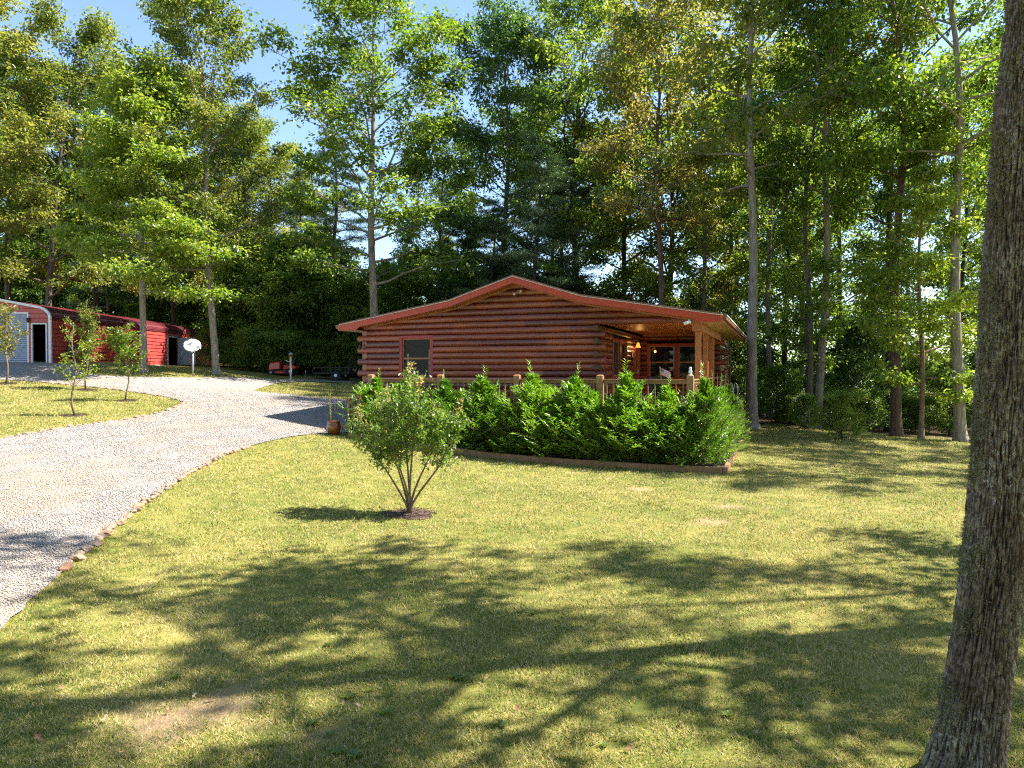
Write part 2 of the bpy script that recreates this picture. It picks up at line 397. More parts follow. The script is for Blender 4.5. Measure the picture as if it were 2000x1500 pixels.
# ground sheet
gx = np.unique(np.concatenate([np.arange(-14, 14.01, 0.25), np.arange(-60, 60, 1.0), [-600, -300, -150, -90, 90, 150, 300, 600]]))
gy = np.unique(np.concatenate([np.arange(-2, 24, 0.25), np.arange(-20, 90, 1.0), np.arange(90, 160, 5.0), [-300, -100, -50, 200, 300, 600]]))
XX, YY = np.meshgrid(gx, gy); cx_ = np.clip(XX, -110, 110); cy_ = np.clip(YY, -25, 160)
ZZ = TZ(cx_, cy_) - np.clip(np.hypot(XX-cx_, YY-cy_), 0, 500)*0.02
GV = np.stack([XX.ravel(), YY.ravel(), ZZ.ravel()], -1); ny, nx = XX.shape
ii = (np.arange(ny-1)[:, None]*nx + np.arange(nx-1)[None]).ravel()
GF = np.stack([ii, ii+1, ii+nx+1, ii+nx], -1)
t = NT('lawn'); c = t.coord()
f1 = t.noise(c, 0.35, 4); f2 = t.noise(c, 2.2, 5, 0.65); f3 = t.noise(t.mapp(c, (1, 1, 0.2)), 28, 4, 0.7)
f = t.math('ADD', t.math('MULTIPLY', f1, 0.35), t.math('ADD', t.math('MULTIPLY', f2, 0.32), t.math('MULTIPLY', f3, 0.36)))
col = t.ramp(f, [(0.36, (0.055, 0.08, 0.014)), (0.47, (0.13, 0.145, 0.028)), (0.56, (0.22, 0.195, 0.05)), (0.68, (0.33, 0.26, 0.10))])
lit = t.ramp(t.noise(c, 9, 5, 0.7), [(0.35, (0.045, 0.030, 0.018)), (0.6, (0.13, 0.085, 0.045)), (0.75, (0.24, 0.16, 0.08))])
col = t.mix(t.attr('litter'), col, lit)
col = t.mix(t.attr('bare'), col, t.ramp(f3, [(0.3, (0.24, 0.15, 0.09)), (0.7, (0.40, 0.27, 0.17))]))
t.pr(col, 0.95, 0.15, nrm=t.bump(f3, 0.8, 0.03)); M['lawn'] = t.m
me = np_mesh('ground', GV, GF, M['lawn'], smooth=True)
for nm, vv in (('litter', litter(XX, YY)), ('bare', bare(XX, YY))):
    a = me.attributes.new(nm, 'FLOAT', 'POINT'); a.data.foreach_set('value', vv.ravel().astype(np.float32))
tag(obj('ground', me), kind='structure')

# gravel drive
rng = np.random.default_rng(5)
gpx, gpy = np.meshgrid(np.arange(-40, 3, 0.45), np.arange(2.5, 46, 0.45)); gpx = gpx.ravel(); gpy = gpy.ravel()
ins = pip(gpx, gpy, grav_poly); gpx = gpx[ins] + rng.uniform(-.06, .06, ins.sum()); gpy = gpy[ins] + rng.uniform(-.06, .06, ins.sum())
pts2 = [Vector(p) for p in grav_poly] + [Vector((a, b)) for a, b in zip(gpx, gpy)]
npoly = len(grav_poly)
res = delaunay_2d_cdt(pts2, [], [list(range(npoly))], 2, 1e-5)
gv = np.array([[p.x, p.y] for p in res[0]]); tris = [f for f in res[2] if len(f) == 3]
tris = np.array(tris); cen = gv[tris].mean(1); tris = tris[pip(cen[:, 0], cen[:, 1], grav_poly)]
gz = TZ(gv[:, 0], gv[:, 1]) + 0.022 + 0.008*np.sin(gv[:, 0]*3.1)*np.sin(gv[:, 1]*2.7)
t = NT('gravel'); c = t.coord()
vc = t.voro(c, 46, 'Color'); vd = t.voro(c, 46, 'Distance'); vc2 = t.voro(c, 90, 'Color')
sep = t.n('ShaderNodeSeparateColor'); t.l(vc, sep.inputs[0]); sep2 = t.n('ShaderNodeSeparateColor'); t.l(vc2, sep2.inputs[0])
v = t.math('ADD', t.math('MULTIPLY', sep.outputs[0], 0.6), t.math('MULTIPLY', sep2.outputs[0], 0.4))
col = t.ramp(v, [(0.06, (0.12, 0.105, 0.10)), (0.3, (0.34, 0.31, 0.29)), (0.6, (0.40, 0.375, 0.355)), (0.95, (0.56, 0.53, 0.505))])
col = t.mix(t.ramp(t.noise(t.mapp(c, (0.5, 0.28, 1)), 0.9, 3), [(0.46, 0.0), (0.62, 0.6)]), col, (0.46, 0.35, 0.25), 'MIX')
col = t.mix(t.ramp(vd, [(0.25, 0.0), (0.65, 0.7)]), col, (0.10, 0.085, 0.075))
t.pr(col, 0.85, 0.3, nrm=t.bump(t.math('SUBTRACT', 1.0, vd), 0.9, 0.02)); M['gravel'] = t.m
tag(obj('gravel_drive', np_mesh('gravel_drive', np.c_[gv, gz], tris, M['gravel'], smooth=True)), kind='structure')
# loose stones of the gravel, near part
def stones(n, xs, ys, size, name):
    base = np.array([(1,0,0),(-1,0,0),(0,1,0),(0,-1,0),(0,0,1),(0,0,-1)], float)
    fc = np.array([(0,2,4),(2,1,4),(1,3,4),(3,0,4),(2,0,5),(1,2,5),(3,1,5),(0,3,5)])
    sc = np.stack([size*rng.uniform(.6, 1.3, n), size*rng.uniform(.5, 1.0, n), size*rng.uniform(.3, .6, n)], -1)
    V = base[None]*sc[:, None]*rng.uniform(.7, 1.2, (n, 6, 1)); th = rng.uniform(0, 2*PI, n); c_, s_ = np.cos(th)[:, None], np.sin(th)[:, None]
    X = V[..., 0]*c_-V[..., 1]*s_; Y = V[..., 0]*s_+V[..., 1]*c_
    z = TZ(xs, ys)+0.03
    V = np.stack([X+xs[:, None], Y+ys[:, None], V[..., 2]+z[:, None]], -1).reshape(-1, 3)
    F = (fc[None]+6*np.arange(n)[:, None, None]).reshape(-1, 3)
    return np_mesh(name, V, F, M['peb'], np.repeat(rng.random(n), 6))
t = NT('pebble'); c = t.coord(); tn = t.ramp(t.noise(t.mapp(c, (0.5, 0.28, 1)), 0.9, 3), [(0.46, 0.0), (0.62, 0.55)])
t.pr(t.mix(tn, t.ramp(t.attr('rnd'), [(0.0, (0.17, 0.15, 0.14)), (0.35, (0.31, 0.285, 0.265)), (0.8, (0.52, 0.485, 0.46)), (0.97, (0.42, 0.28, 0.18))]), (.42, .33, .24)), 0.8, 0.3); M['peb'] = t.m
n = 270000; yy = 4.5 + 31*rng.random(n)**1.6; xx = -yy*rng.uniform(0.1, 0.78, n)
k = pip(xx, yy, grav_poly) & (rng.random(n) < np.clip((35-yy)/14, 0, 1)); xx = xx[k]; yy = yy[k]
tag(obj('loose_gravel', stones(len(xx), xx, yy, 0.0115*(0.6+yy/14), 'loose_gravel')), 'loose pale crushed stone scattered over the gravel driveway', 'gravel', kind='stuff')

# grass blades on the lawn
HX, HY = 5.1, 20.5; HA = R(-20.4)
def h2w(lx, ly): return (HX + lx*math.cos(HA) - ly*math.sin(HA), HY + lx*math.sin(HA) + ly*math.cos(HA))
house_fp = [h2w(-12.1, -1.2), h2w(1.0, -1.2), h2w(1.0, 16), h2w(-12.1, 16)]
MY = (*G(800, 1005), 0)[:2]
def grass(n, ymin, ymax, pw, hgt, wd, name, mat):
    y = ymin + (ymax-ymin)*rng.random(n)**pw; x = y*rng.uniform(-0.78, 0.78, n)
    k = ~pip(x, y, grav_poly) & ~pip(x, y, house_fp) & (rng.random(n) > bare(x, y)*1.05) & (np.hypot(x-MY[0], y-MY[1]) > 0.42*(0.9+0.2*rng.random(n))) & (litter(x, y) < rng.random(n))
    k &= mask_clump(x, y) > rng.random(n)*0.8
    x = x[k]; y = y[k]; n = len(x); z = TZ(x, y)-0.004
    h = hgt*rng.uniform(.4, 1.35, n)*(0.8+y/40)*(0.75+0.55*mask_clump(x*1.7+3, y*1.7)); w_ = wd*rng.uniform(.7, 1.3, n)*(0.7+y/7.0)
    th = rng.uniform(0, 2*PI, n); le = rng.uniform(0.2, 1.5, n)*h; ph = rng.uniform(0, 2*PI, n)
    b = np.stack([x, y, z], -1); dx = np.stack([np.cos(th), np.sin(th), 0*th], -1)*w_[:, None]/2
    tip = b + np.stack([np.cos(ph)*le, np.sin(ph)*le, h], -1)
    V = np.stack([b-dx, b+dx, tip], 1).reshape(-1, 3)
    F = np.arange(3*n).reshape(-1, 3)
    return obj(name, np_mesh(name, V, F, mat, np.repeat(rng.random(n), 3)))
def mask_clump(x, y):
    return 0.55+0.25*np.sin(x*2.1+np.sin(y*1.7)*2)*np.sin(y*2.6+np.sin(x*1.3)*2)+0.35*np.sin(x*9+np.sin(y*7)*2)*np.sin(y*10+1)
t = NT('grass_blade'); c = t.coord()
f = t.math('ADD', t.math('MULTIPLY', t.math('SUBTRACT', t.attr('rnd'), .12), 0.66), t.math('ADD', t.math('MULTIPLY', t.noise(c, 0.45, 4), 0.46), t.math('MULTIPLY', t.math('SUBTRACT', t.noise(c, 1.9, 5, 0.65), .13), 0.42)))
col = t.ramp(f, [(0.27, (0.035, 0.095, 0.008)), (0.44, (0.115, 0.185, 0.018)), (0.58, (0.29, 0.31, 0.042)), (0.70, (0.52, 0.42, 0.13)), (0.85, (0.66, 0.52, 0.27))])
p = t.pr(col, 0.6, 0.3, done=False); tr = t.n('ShaderNodeBsdfTranslucent'); t.l(col, tr.inputs[0])
ms = t.n('ShaderNodeMixShader'); ms.inputs[0].default_value = 0.35
t.l(p, ms.inputs[1]); t.l(tr.outputs[0], ms.inputs[2]); t.l(ms.outputs[0], t.out.inputs[0]); M['blade'] = t.m
tag(grass(1500000, 3.6, 42, 1.85, 0.030, 0.0054, 'grass', M['blade']), 'short yellow-green lawn grass with straw patches', 'grass', kind='stuff')

# ---------------------------------------------------------------- foliage generators
def leaf_tris(Pc, Dr, Nr, L, W, rnd):
    """folded diamond leaves: 4 verts, 2 tris each"""
    Dr = Dr/np.linalg.norm(Dr, axis=1, keepdims=True)
    sd_ = np.cross(Dr, Nr); sd_ /= (np.linalg.norm(sd_, axis=1, keepdims=True)+1e-9); up = np.cross(sd_, Dr)
    L = np.broadcast_to(L, len(Pc))[:, None]; W = np.broadcast_to(W, len(Pc))[:, None]
    mid = Pc + Dr*L*0.45
    V = np.stack([Pc, mid+sd_*W/2+up*W*0.18, Pc+Dr*L-up*L*0.12, mid-sd_*W/2+up*W*0.18], 1).reshape(-1, 3)
    i = 4*np.arange(len(Pc))[:, None]; F = np.concatenate([i+[[0, 1, 2]], i+[[0, 2, 3]]], 1).reshape(-1, 3)
    return V, F, np.repeat(rnd, 4)

def gen_tree(seed, H=22, r0=0.25, h0=0.35, CR=4.5, nprim=26, nleaf=12000, L=0.22, W=0.13, kind='oak', flat=0.6, cs=0.55, lean=0.0, fork=False):
    rr = random.Random(seed); rg = np.random.default_rng(seed)
    mb = MB(); K = 12
    ax = rr.uniform(0, 2*PI); amp = 0.018*H
    path = []
    for i in range(K+1):
        t_ = i/K
        path.append(Vector((lean*H*t_ + amp*math.sin(2.2*t_*PI+ax)*t_, amp*math.sin(3.1*t_*PI+ax*2)*t_*0.7, H*t_*0.97)))
    def rad(t_): return r0*((1-t_)**0.8*0.86+0.05) + r0*0.5*max(0, 1-t_*H/0.7)**2
    zz = [0, 0.008, 0.02, 0.045]+[i/K for i in range(1, K+1)]
    def pt(t_):
        f_ = t_*K; i = min(int(f_), K-1); return path[i].lerp(path[i+1], f_-i)
    mb.tube([pt(q) for q in zz], [rad(q) for q in zz], 10)
    cl = []
    for i in range(nprim):
        u = (i+rr.random()*0.8)/nprim; t_ = h0+(0.985-h0)*u
        az = i*2.39996+rr.uniform(-.5, .5)
        if kind == 'oak': env = math.sin(PI*min(1, 0.20+0.70*u))**0.6; pitch = R(12+50*u)+rr.uniform(-.2, .2)
        elif kind == 'tier': env = (1-u*0.75)*(0.75+0.25*rr.random()); pitch = R(6+32*u)+rr.uniform(-.28, .28)
        elif kind == 'pine': env = (1-u)**0.7*0.95+0.08; pitch = R(-2+24*u)+rr.uniform(-.1, .1)
        elif kind == 'slim': env = (0.45+0.55*math.sin(PI*u))*rr.uniform(.6, 1.2); pitch = R(20+42*u)+rr.uniform(-.3, .3)
        else: env = math.sin(PI*min(1, 0.3+0.65*u)); pitch = R(20+45*u)+rr.uniform(-.2, .2)
        LL = CR*env*rr.uniform(.72, 1.15); p0 = pt(t_); d = Vector((math.cos(az)*math.cos(pitch), math.sin(az)*math.cos(pitch), math.sin(pitch)))
        pl = [p0]; q = p0.copy(); dd = d.copy(); ns = 5
        for s_ in range(ns):
            dd = (dd+Vector((rr.uniform(-.22, .22), rr.uniform(-.22, .22), rr.uniform(-.12, .16) if kind != 'pine' else rr.uniform(-.05, .05)))).normalized()
            q = q+dd*LL/ns; pl.append(q.copy())
        rb = max(0.015, min(rad(t_)*0.5, 0.02*LL+0.02))
        mb.tube(pl, [rb*(1-0.85*k/ns) for k in range(ns+1)], 5, False)
        cl.append((pl[-1], 1.0)); 
        for j in range(int(4+LL*1.5)):
            f_ = rr.uniform(0.3, 0.98); k = min(int(f_*ns), ns-1); b0 = pl[k].lerp(pl[k+1], f_*ns-k)
            sl_ = LL*rr.uniform(.18, .36)*(1.15-0.5*f_); side = rr.choice((-1, 1))
            a2 = az+side*rr.uniform(.5, 1.3); p2 = pitch*0.5+rr.uniform(-.25, .4) if kind not in ('pine', 'tier') else rr.uniform(-.08, .14)
            d2 = Vector((math.cos(a2)*math.cos(p2), math.sin(a2)*math.cos(p2), math.sin(p2)))
            e = b0+d2*sl_; mb.tube([b0, b0.lerp(e, .5)+Vector((0, 0, .04*sl_)), e], [rb*.35+.004, rb*.22+.003, .004], 4, False)
            cl.append((e, .9)); cl.append((b0.lerp(e, .6), .8))
            if kind in ('tier', 'pine', 'bush'): cl.append((b0.lerp(e, .3), .6))
    C = np.array([tuple(c_[0]) for c_ in cl]); wts = np.array([c_[1] for c_ in cl])*rg.uniform(.15, 1.6, len(cl)); wts /= wts.sum()
    ci = rg.choice(len(C), nleaf, p=wts)
    cr = rg.uniform(.6, 1.35, len(C))[ci][:, None]
    off = rg.normal(0, 1, (nleaf, 3)); off /= (np.linalg.norm(off, axis=1, keepdims=True)+.3); off *= rg.random((nleaf, 1))**.5
    off *= np.array([1.5, 1.5, 1.5*flat])*cs*cr
    Pc = C[ci]+off
    Dr = off*0.6/cs+rg.normal(0, .6, (nleaf, 3))+np.array([0, 0, -.35]); Nr = rg.normal(0, .55, (nleaf, 3))+np.array([0, 0, 1.0])
    if kind == 'pine': Dr = rg.normal(0, 1, (nleaf, 3))+np.array([0, 0, .3])
    V, F, rn = leaf_tris(Pc, Dr, Nr, L*rg.uniform(.6, 1.3, nleaf), W*rg.uniform(.6, 1.3, nleaf), np.clip(rg.random(nleaf)*.75+rg.random(len(C))[ci]*.35, 0, 1))
    return mb.mesh('trunk', M['bark'], True), np_mesh('crown', V, F, M['lgreen'], rn)

PROTO = {}
PROTO['oakA'] = gen_tree(1, 22, .24, .25, 6.0, 38, 33120, L=.21, W=.125, cs=.6)
PROTO['oakB'] = gen_tree(2, 22, .24, .28, 5.4, 34, 28979, L=.21, W=.125, cs=.58)
PROTO['oakC'] = gen_tree(3, 22, .22, .20, 6.2, 38, 33120, L=.21, W=.125, cs=.6)
PROTO['oakH'] = gen_tree(21, 22, .24, .47, 5.6, 24, 17250, L=.21, W=.125, cs=.6)
PROTO['oakG'] = gen_tree(22, 22, .23, .42, 5.0, 24, 15869, L=.21, W=.125, cs=.58)
PROTO['shade'] = gen_tree(14, 22, .24, .32, 6.0, 22, 8200, L=.26, W=.16, cs=.50, flat=.4)
PROTO['slimA'] = gen_tree(4, 22, .17, .16, 3.3, 32, 11730, L=.21, W=.125, kind='slim', cs=.6)
PROTO['slimB'] = gen_tree(5, 22, .16, .28, 3.5, 26, 10350, L=.21, W=.125, kind='slim', cs=.6)
PROTO['slimC'] = gen_tree(6, 22, .18, .10, 3.2, 36, 13109, L=.21, W=.125, kind='slim', cs=.6)
PROTO['tierA'] = gen_tree(7, 16, .17, .27, 4.9, 38, 32000, L=.20, W=.12, kind='tier', flat=.40, cs=.72)
PROTO['tierB'] = gen_tree(8, 16, .13, .12, 3.9, 34, 20000, L=.20, W=.12, kind='tier', flat=.36, cs=.65)
PROTO['pineA'] = gen_tree(9, 20, .22, .18, 3.4, 60, 34000, L=.26, W=.022, kind='pine', flat=.28, cs=.45)
PROTO['pineB'] = gen_tree(10, 18, .20, .30, 2.8, 48, 26000, L=.26, W=.022, kind='pine', flat=.28, cs=.42)
PROTO['underA'] = gen_tree(11, 8, .07, .04, 2.4, 34, 6500, L=.28, W=.15, kind='bush', flat=.5, cs=.55)
PROTO['underB'] = gen_tree(12, 8, .07, .03, 2.9, 34, 7500, L=.28, W=.15, kind='bush', flat=.45, cs=.6)
PROTO['shrub'] = gen_tree(13, 2.2, .03, .03, 1.3, 30, 5500, L=.10, W=.05, kind='bush', flat=.6, cs=.28)
HT = dict(oakH=22, oakG=22, oakA=22, shade=22, oakB=22, oakC=22, slimA=22, slimB=22, slimC=22, tierA=16, tierB=16, pineA=20, pineB=18, underA=8, underB=8, shrub=2.2)

def plant(kind, x, y, h, mat, label, name='tree', cat='tree', bark='bark', group=None, rz=None, wid=1.0, tilt=(0, 0), seed=0, dz=0.0):
    rr = random.Random(int(x*131+y*977)+seed)
    e = empty(name, (x, y, tz(x, y)-.06+dz), label, cat, group, rr.uniform(0, 6.28) if rz is None else rz)
    s_ = h/HT[kind]
    for nm, me_, mt in (('trunk', PROTO[kind][0], bark), ('crown', PROTO[kind][1], mat)):
        o = obj(nm, me_, e); o.material_slots[0].link = 'OBJECT'; o.material_slots[0].material = M[mt]
    e.scale = (s_*wid, s_*wid, s_); e.rotation_euler = Matrix.Rotation(tilt[0], 3, 'Y').to_4x4().to_3x3().to_euler() if 0 else (tilt[1], tilt[0], e.rotation_euler.z)
    e.rotation_mode = 'ZYX' if 0 else 'XYZ'
    return e
def at(px, Y): return ((px-1000)/1400*Y, Y)

# --- trees that can be singled out
T = [  # kind, px, Y, height, leaf, bark, width, tilt, label
 ('tierA', 281, 37, 16, 'lyell', 'barkp', 1.15, (0, 0), 'bright green tree with tiered boughs and pale trunk before the red garage wall'),
 ('oakB', 423, 39.5, 20.3, 'lolive', 'barkp', 1.0, (.05, 0), 'tall bronze-green tree with grey trunk at the far right end of the red garage'),
 ('oakA', 730, 45, 24.3, 'lgreen', 'barkp', 1.25, (0.0, 0), 'big spreading green tree standing alone against the sky left of the cabin ridge'),
 ('oakC', 85, 47, 21.5, 'lolive', 'bark', 1.1, (.10, 0), 'broad brown-tinged oak with leaning trunk rising behind the garage roof'),
 ('oakA', -40, 44, 22.5, 'lolive', 'bark', 1.1, (0, 0), 'tall yellow-brown oak at the upper left corner above the garage'),
 ('oakB', 190, 52, 20.5, 'lyell', 'barkd', 1.1, (0, 0), 'olive tree rising behind the bright tiered tree by the garage'),
 ('pineA', 215, 60, 20, 'lpine', 'barkr', 1.0, (0, 0), 'pine with reddish trunk seen in the gap behind the garage roof'),
 ('oakC', 340, 56, 21.5, 'lolive', 'barkd', 1.0, (0, 0), 'dull green oak between the tiered tree and the bronze-green tree'),
 ('pineA', 592, 58, 17.5, 'lpine', 'barkd', .9, (0, 0), 'dark pointed pine standing in the sky gap left of the big green tree'),
 ('pineB', 655, 54, 19, 'lpine', 'barkd', 1.3, (0, 0), 'pine with long level boughs just left of the big green tree trunk'),
 ('oakB', 985, 50, 25.5, 'lteal', 'bark', 1.0, (0, 0), 'tall blue-green tree with grey trunk directly behind the cabin ridge'),
 ('oakC', 1125, 50, 29, 'lgreen', 'barkd', 1.0, (0, 0), 'dark straight-trunked tree behind the cabin just right of the ridge'),
 ('oakG', 1290, 41, 25.5, 'lbrown', 'barkr', .85, (-.025, 0), 'rust-leaved tree with reddish trunk rising behind the porch roof'),
 ('slimA', 1372, 47, 25, 'lgreen', 'bark', 1.1, (0, 0), 'thin pale tree behind the right half of the porch roof'),
 ('oakH', 1470, 35, 25.5, 'lolive', 'barkp', 1.1, (.022, 0), 'large golden-leaved oak with thick grey trunk at the cabin right corner'),
 ('slimB', 1508, 42, 24, 'lgreen', 'bark', 1.1, (-.03, 0), 'slender tree with a pale lower trunk leaning left just right of the big oak'),
 ('slimC', 1533, 46, 25, 'lteal', 'barkd', 1.0, (0, 0), 'thin near-black trunk between the leaning slender tree and the twin stems'),
 ('slimA', 1578, 44, 24, 'lgreen', 'barkr', .9, (0, 0), 'brown thin trunk left of the lichen-grey leaning trunk'),
 ('oakG', 1597, 36.5, 26, 'lgreen', 'barkp', .9, (.045, 0), 'tree with mottled grey trunk leaning right behind the round green shrub'),
 ('oakG', 1738, 37, 26, 'lgreen', 'barkd', .85, (0, 0), 'dark-barked tree standing close behind the stout brown trunk'),
 ('oakH', 1752, 32.5, 25, 'lgreen', 'barkr', .95, (.01, 0), 'stout brown trunk with flared roots right of the round green shrub'),
 ('tierB', 1800, 31, 15, 'lyell', 'barks', 1.0, (0, 0), 'small sunlit tree with layered pale leaves before the right woods'),
 ('oakH', 1878, 30.5, 26, 'lyell', 'barkp', .95, (.035, 0), 'grey trunk with sunlit right edge just left of the big foreground trunk'),
 ('oakB', 20, 50, 20.5, 'lyell', 'bark', 1.15, (0, 0), 'yellow-green oak over the roll-up door of the garage'),
 ('oakB', 480, 60, 21, 'lolive', 'barkd', 1.15, (0, 0), 'sparse olive oak on the skyline right of the bronze-green tree'),
 ('oakA', 865, 60, 21, 'lyell', 'bark', .9, (0, 0), 'yellow-green tree right of the big green tree, above the left roof slope'),
 ('slimC', 1420, 52, 26, 'lgreen', 'bark', 1.1, (0, 0), 'slim tree between the rear porch corner and the big golden oak'),
]
for i, (k, px, Y, h, lm, bk, wd, tl, lb) in enumerate(T):
    x, y = at(px, Y); plant(k, x, y, h, lm, lb, bark=bk, wid=wd, tilt=tl, name='pine_tree' if 'pine' in k else 'tree', cat='pine tree' if 'pine' in k else 'tree')
# --- the rest of the wood, row by row
rr = random.Random(77)
CW = dict(lolive='bronze-tinged', lyell='yellow-green', lgreen='mid-green', ldark='dark green', lteal='blue-green', lpine='blue-green', lbrown='rusty')
LM_ = [(0, 'over the roll-up door'), (70, 'over the garage front corner'), (150, 'behind the bushy sapling'), (215, 'just left of the bright tiered tree'), (285, 'right behind the bright tiered tree'),
 (350, 'over the pale side door'), (420, 'behind the bronze-green tree'), (475, 'right of the garage end'), (530, 'above the red mower'), (580, 'above the garden lamp post'), (640, 'above the trailer'),
 (700, 'over the cabin left eave'), (760, 'over the small cabin window'), (830, 'over the left roof slope'), (900, 'over the upper left roof slope'), (980, 'behind the roof peak'), (1060, 'just right of the roof peak'),
 (1140, 'where the right roof slope bends'), (1210, 'over the porch door'), (1280, 'beside the rusty tree'), (1340, 'over the porch posts'), (1400, 'over the porch eave corner'), (1465, 'hard by the big golden oak'),
 (1520, 'right of the leaning slender tree'), (1570, 'beside the twin stems'), (1620, 'beside the mottled leaning trunk'), (1680, 'behind the round green shrub'), (1735, 'by the stout brown trunk'), (1790, 'behind the small sunlit tree'),
 (1840, 'left of the sunlit grey trunk'), (1890, 'behind the sunlit grey trunk'), (1950, 'behind the foreground trunk'), (2200, 'past the foreground trunk')]
USED = {}
def rows(specs, group, label, name='tree', cat='tree'):
    for k, px, Y, h, lm, bk, wd in specs:
        lab = CW[lm]+' '+label+' '+min(LM_, key=lambda q: abs(q[0]-px))[1]
        if lab in USED: lab += ', farther back' if Y > USED[lab] else ', nearer'
        USED[lab] = Y
        x, y = at(px, Y); plant(k, x, y, h, lm, lab, name, cat, bk, group, wid=wd)
def scatter(px0, px1, n, Y0, Y1, h0, h1, kinds, mats, barks, wd=(1.0, 1.25)):
    out = []
    for i in range(n):
        px = px0+(px1-px0)*(i+rr.uniform(.2, .8))/n
        out.append((rr.choice(kinds), px, rr.uniform(Y0, Y1), rr.uniform(h0, h1), rr.choice(mats), rr.choice(barks), rr.uniform(*wd)))
    return out
rows(scatter(-120, 560, 10, 60, 76, 16, 20, ['oakA', 'oakB', 'oakC'], ['lolive', 'lyell', 'lgreen'], ['bark', 'barkd']), 'far trees behind the red garage', 'far tree in the wood behind the garage,')
rows(scatter(440, 700, 4, 60, 70, 9, 12.5, ['oakC', 'oakB'], ['lgreen', 'ldark'], ['barkd']), 'low far trees behind the mower', 'low tree deep in the wood')
rows(scatter(780, 960, 3, 58, 66, 11, 15, ['pineB', 'oakC', 'tierB'], ['lgreen', 'lyell'], ['barkd'], (1.0, 1.2)), 'low far trees left of the cabin ridge', 'low far tree')
rows([('pineA', 1045, 44, 17, 'lpine', 'barkd', 1.25), ('pineB', 1100, 46, 16, 'lpine', 'barkd', 1.4), ('pineA', 960, 46, 13, 'lpine', 'barkd', 1.2), ('pineB', 905, 50, 12, 'lpine', 'barkd', 1.4)], 'pines behind the cabin ridge', 'bushy pine close behind the cabin,', 'pine_tree', 'pine tree')
rows(scatter(1050, 1460, 4, 50, 64, 24, 29, ['oakA', 'slimA', 'slimC', 'oakC'], ['lgreen', 'lteal', 'lyell', 'lolive'], ['bark', 'barkd']), 'trees in the wood behind the porch roof', 'tall tree in the wood')
rows(scatter(1500, 2080, 6, 46, 62, 23, 27, ['slimA', 'slimB', 'slimC', 'oakB'], ['lgreen', 'lteal', 'lyell'], ['barkd', 'bark']), 'slim trees in the right-hand wood', 'slim tree deep in the right-hand wood')
rows(scatter(1500, 2060, 4, 36, 44, 17, 23, ['slimA', 'slimB', 'slimC'], ['lgreen', 'lteal', 'lyell'], ['barkd', 'bark']), 'slim trees at the edge of the right-hand wood', 'slim tree at the edge of the wood')
# understory
rows(scatter(-60, 430, 12, 61, 68, 6, 10, ['underA', 'underB'], ['ldark', 'lgreen'], ['barkd'], (1.0, 1.3)), 'dark understory trees behind the garage', 'leafy understory tree behind the garage,', 'understory_tree')
rows(scatter(425, 730, 12, 48.5, 57, 5, 8.5, ['underA', 'underB'], ['lyell', 'lgreen', 'lgreen'], ['barkd'], (1.0, 1.3)), 'dark understory trees behind the mower', 'low leafy understory tree', 'understory_tree')
rows(scatter(430, 980, 8, 52, 60, 8, 12, ['underA', 'underB'], ['lyell', 'lgreen', 'lteal'], ['barkd'], (.85, 1.1)), 'taller understory trees left of the cabin', 'taller understory tree in the thicket', 'understory_tree')
rows(scatter(900, 1470, 12, 46, 58, 6.5, 9.5, ['underA', 'underB'], ['ldark', 'lteal', 'lgreen'], ['barkd'], (1.0, 1.2)), 'understory trees behind the cabin', 'understory tree behind the cabin,', 'understory_tree')
rows(scatter(1480, 2060, 12, 42, 54, 3.5, 6.5, ['underA', 'underB', 'tierB'], ['lyell', 'lteal', 'lgreen'], ['barkd'], (1.0, 1.3)), 'understory trees in the right-hand wood', 'understory tree in the right-hand wood', 'understory_tree')
rows(scatter(1490, 1990, 13, 35, 41, 1.6, 3.2, ['shrub'], ['ldark', 'ldark', 'lgreen'], ['barkd'], (1.0, 1.4)), 'low bushes along the right tree line', 'low bush on the tree line', 'bush', 'bush')
rows(scatter(440, 720, 10, 47.5, 50, 1.6, 3.0, ['shrub'], ['lyell', 'lgreen'], ['barkd'], (1.0, 1.5)), 'low bushes behind the mower and trailer', 'low bush at the wood edge', 'bush', 'bush')
x, y = at(1645, 29.5); plant('shrub', x, y, 1.9, 'lgreen', 'round green shrub on the lawn at the edge of the right wood', 'shrub', 'shrub', 'barkd', wid=1.1)
x, y = at(1572, 35); plant('shrub', x, y, 1.7, 'ldark', 'dark low shrub between the two grey trunks right of the cabin', 'shrub', 'shrub', 'barkd', wid=1.0)
# trees right of the frame that throw the lawn shadows
for k, (x, y, h, kd) in enumerate([(8.0, 8.2, 26, 'shade'), (14.0, 10.8, 20, 'shade'), (20.5, 21.5, 20, 'shade'), (26, 27.5, 21, 'shade'), (11.0, 5.2, 21, 'shade')]):
    plant(kd, x, y, h, 'lolive', 'oak standing beyond the right edge of the lawn', bark='bark', group='oaks beyond the right edge', wid=.82)
for k, (x, y, h, kd) in enumerate([(-22, -14, 21, 'oakC'), (-13, -19, 22, 'oakA'), (-5, -15, 20, 'oakB'), (3, -20, 22, 'oakC'), (11, -15, 21, 'oakA'), (20, -19, 22, 'oakB'), (-30, -6, 20, 'oakB'), (28, -10, 21, 'oakC'), (0, -28, 22, 'oakA'), (-18, -28, 22, 'oakC'), (16, -28, 22, 'oakC')]):
    plant(kd, x, y, h, 'lgreen', 'green oak in the wood behind the viewpoint', bark='bark', group='oaks behind the viewpoint', wid=1.15)
for k, (x, y, h) in enumerate([(-26, -22, 8), (-20, -24, 7), (-14, -23, 8), (-9, -26, 7), (-3, -24, 8), (4, -26, 7), (-32, -18, 8)]):
    plant('underA' if k % 2 else 'underB', x, y, h, 'lgreen', 'leafy understory tree in the wood behind the viewpoint', name='understory_tree', bark='bark', group='understory behind the viewpoint', wid=1.3)
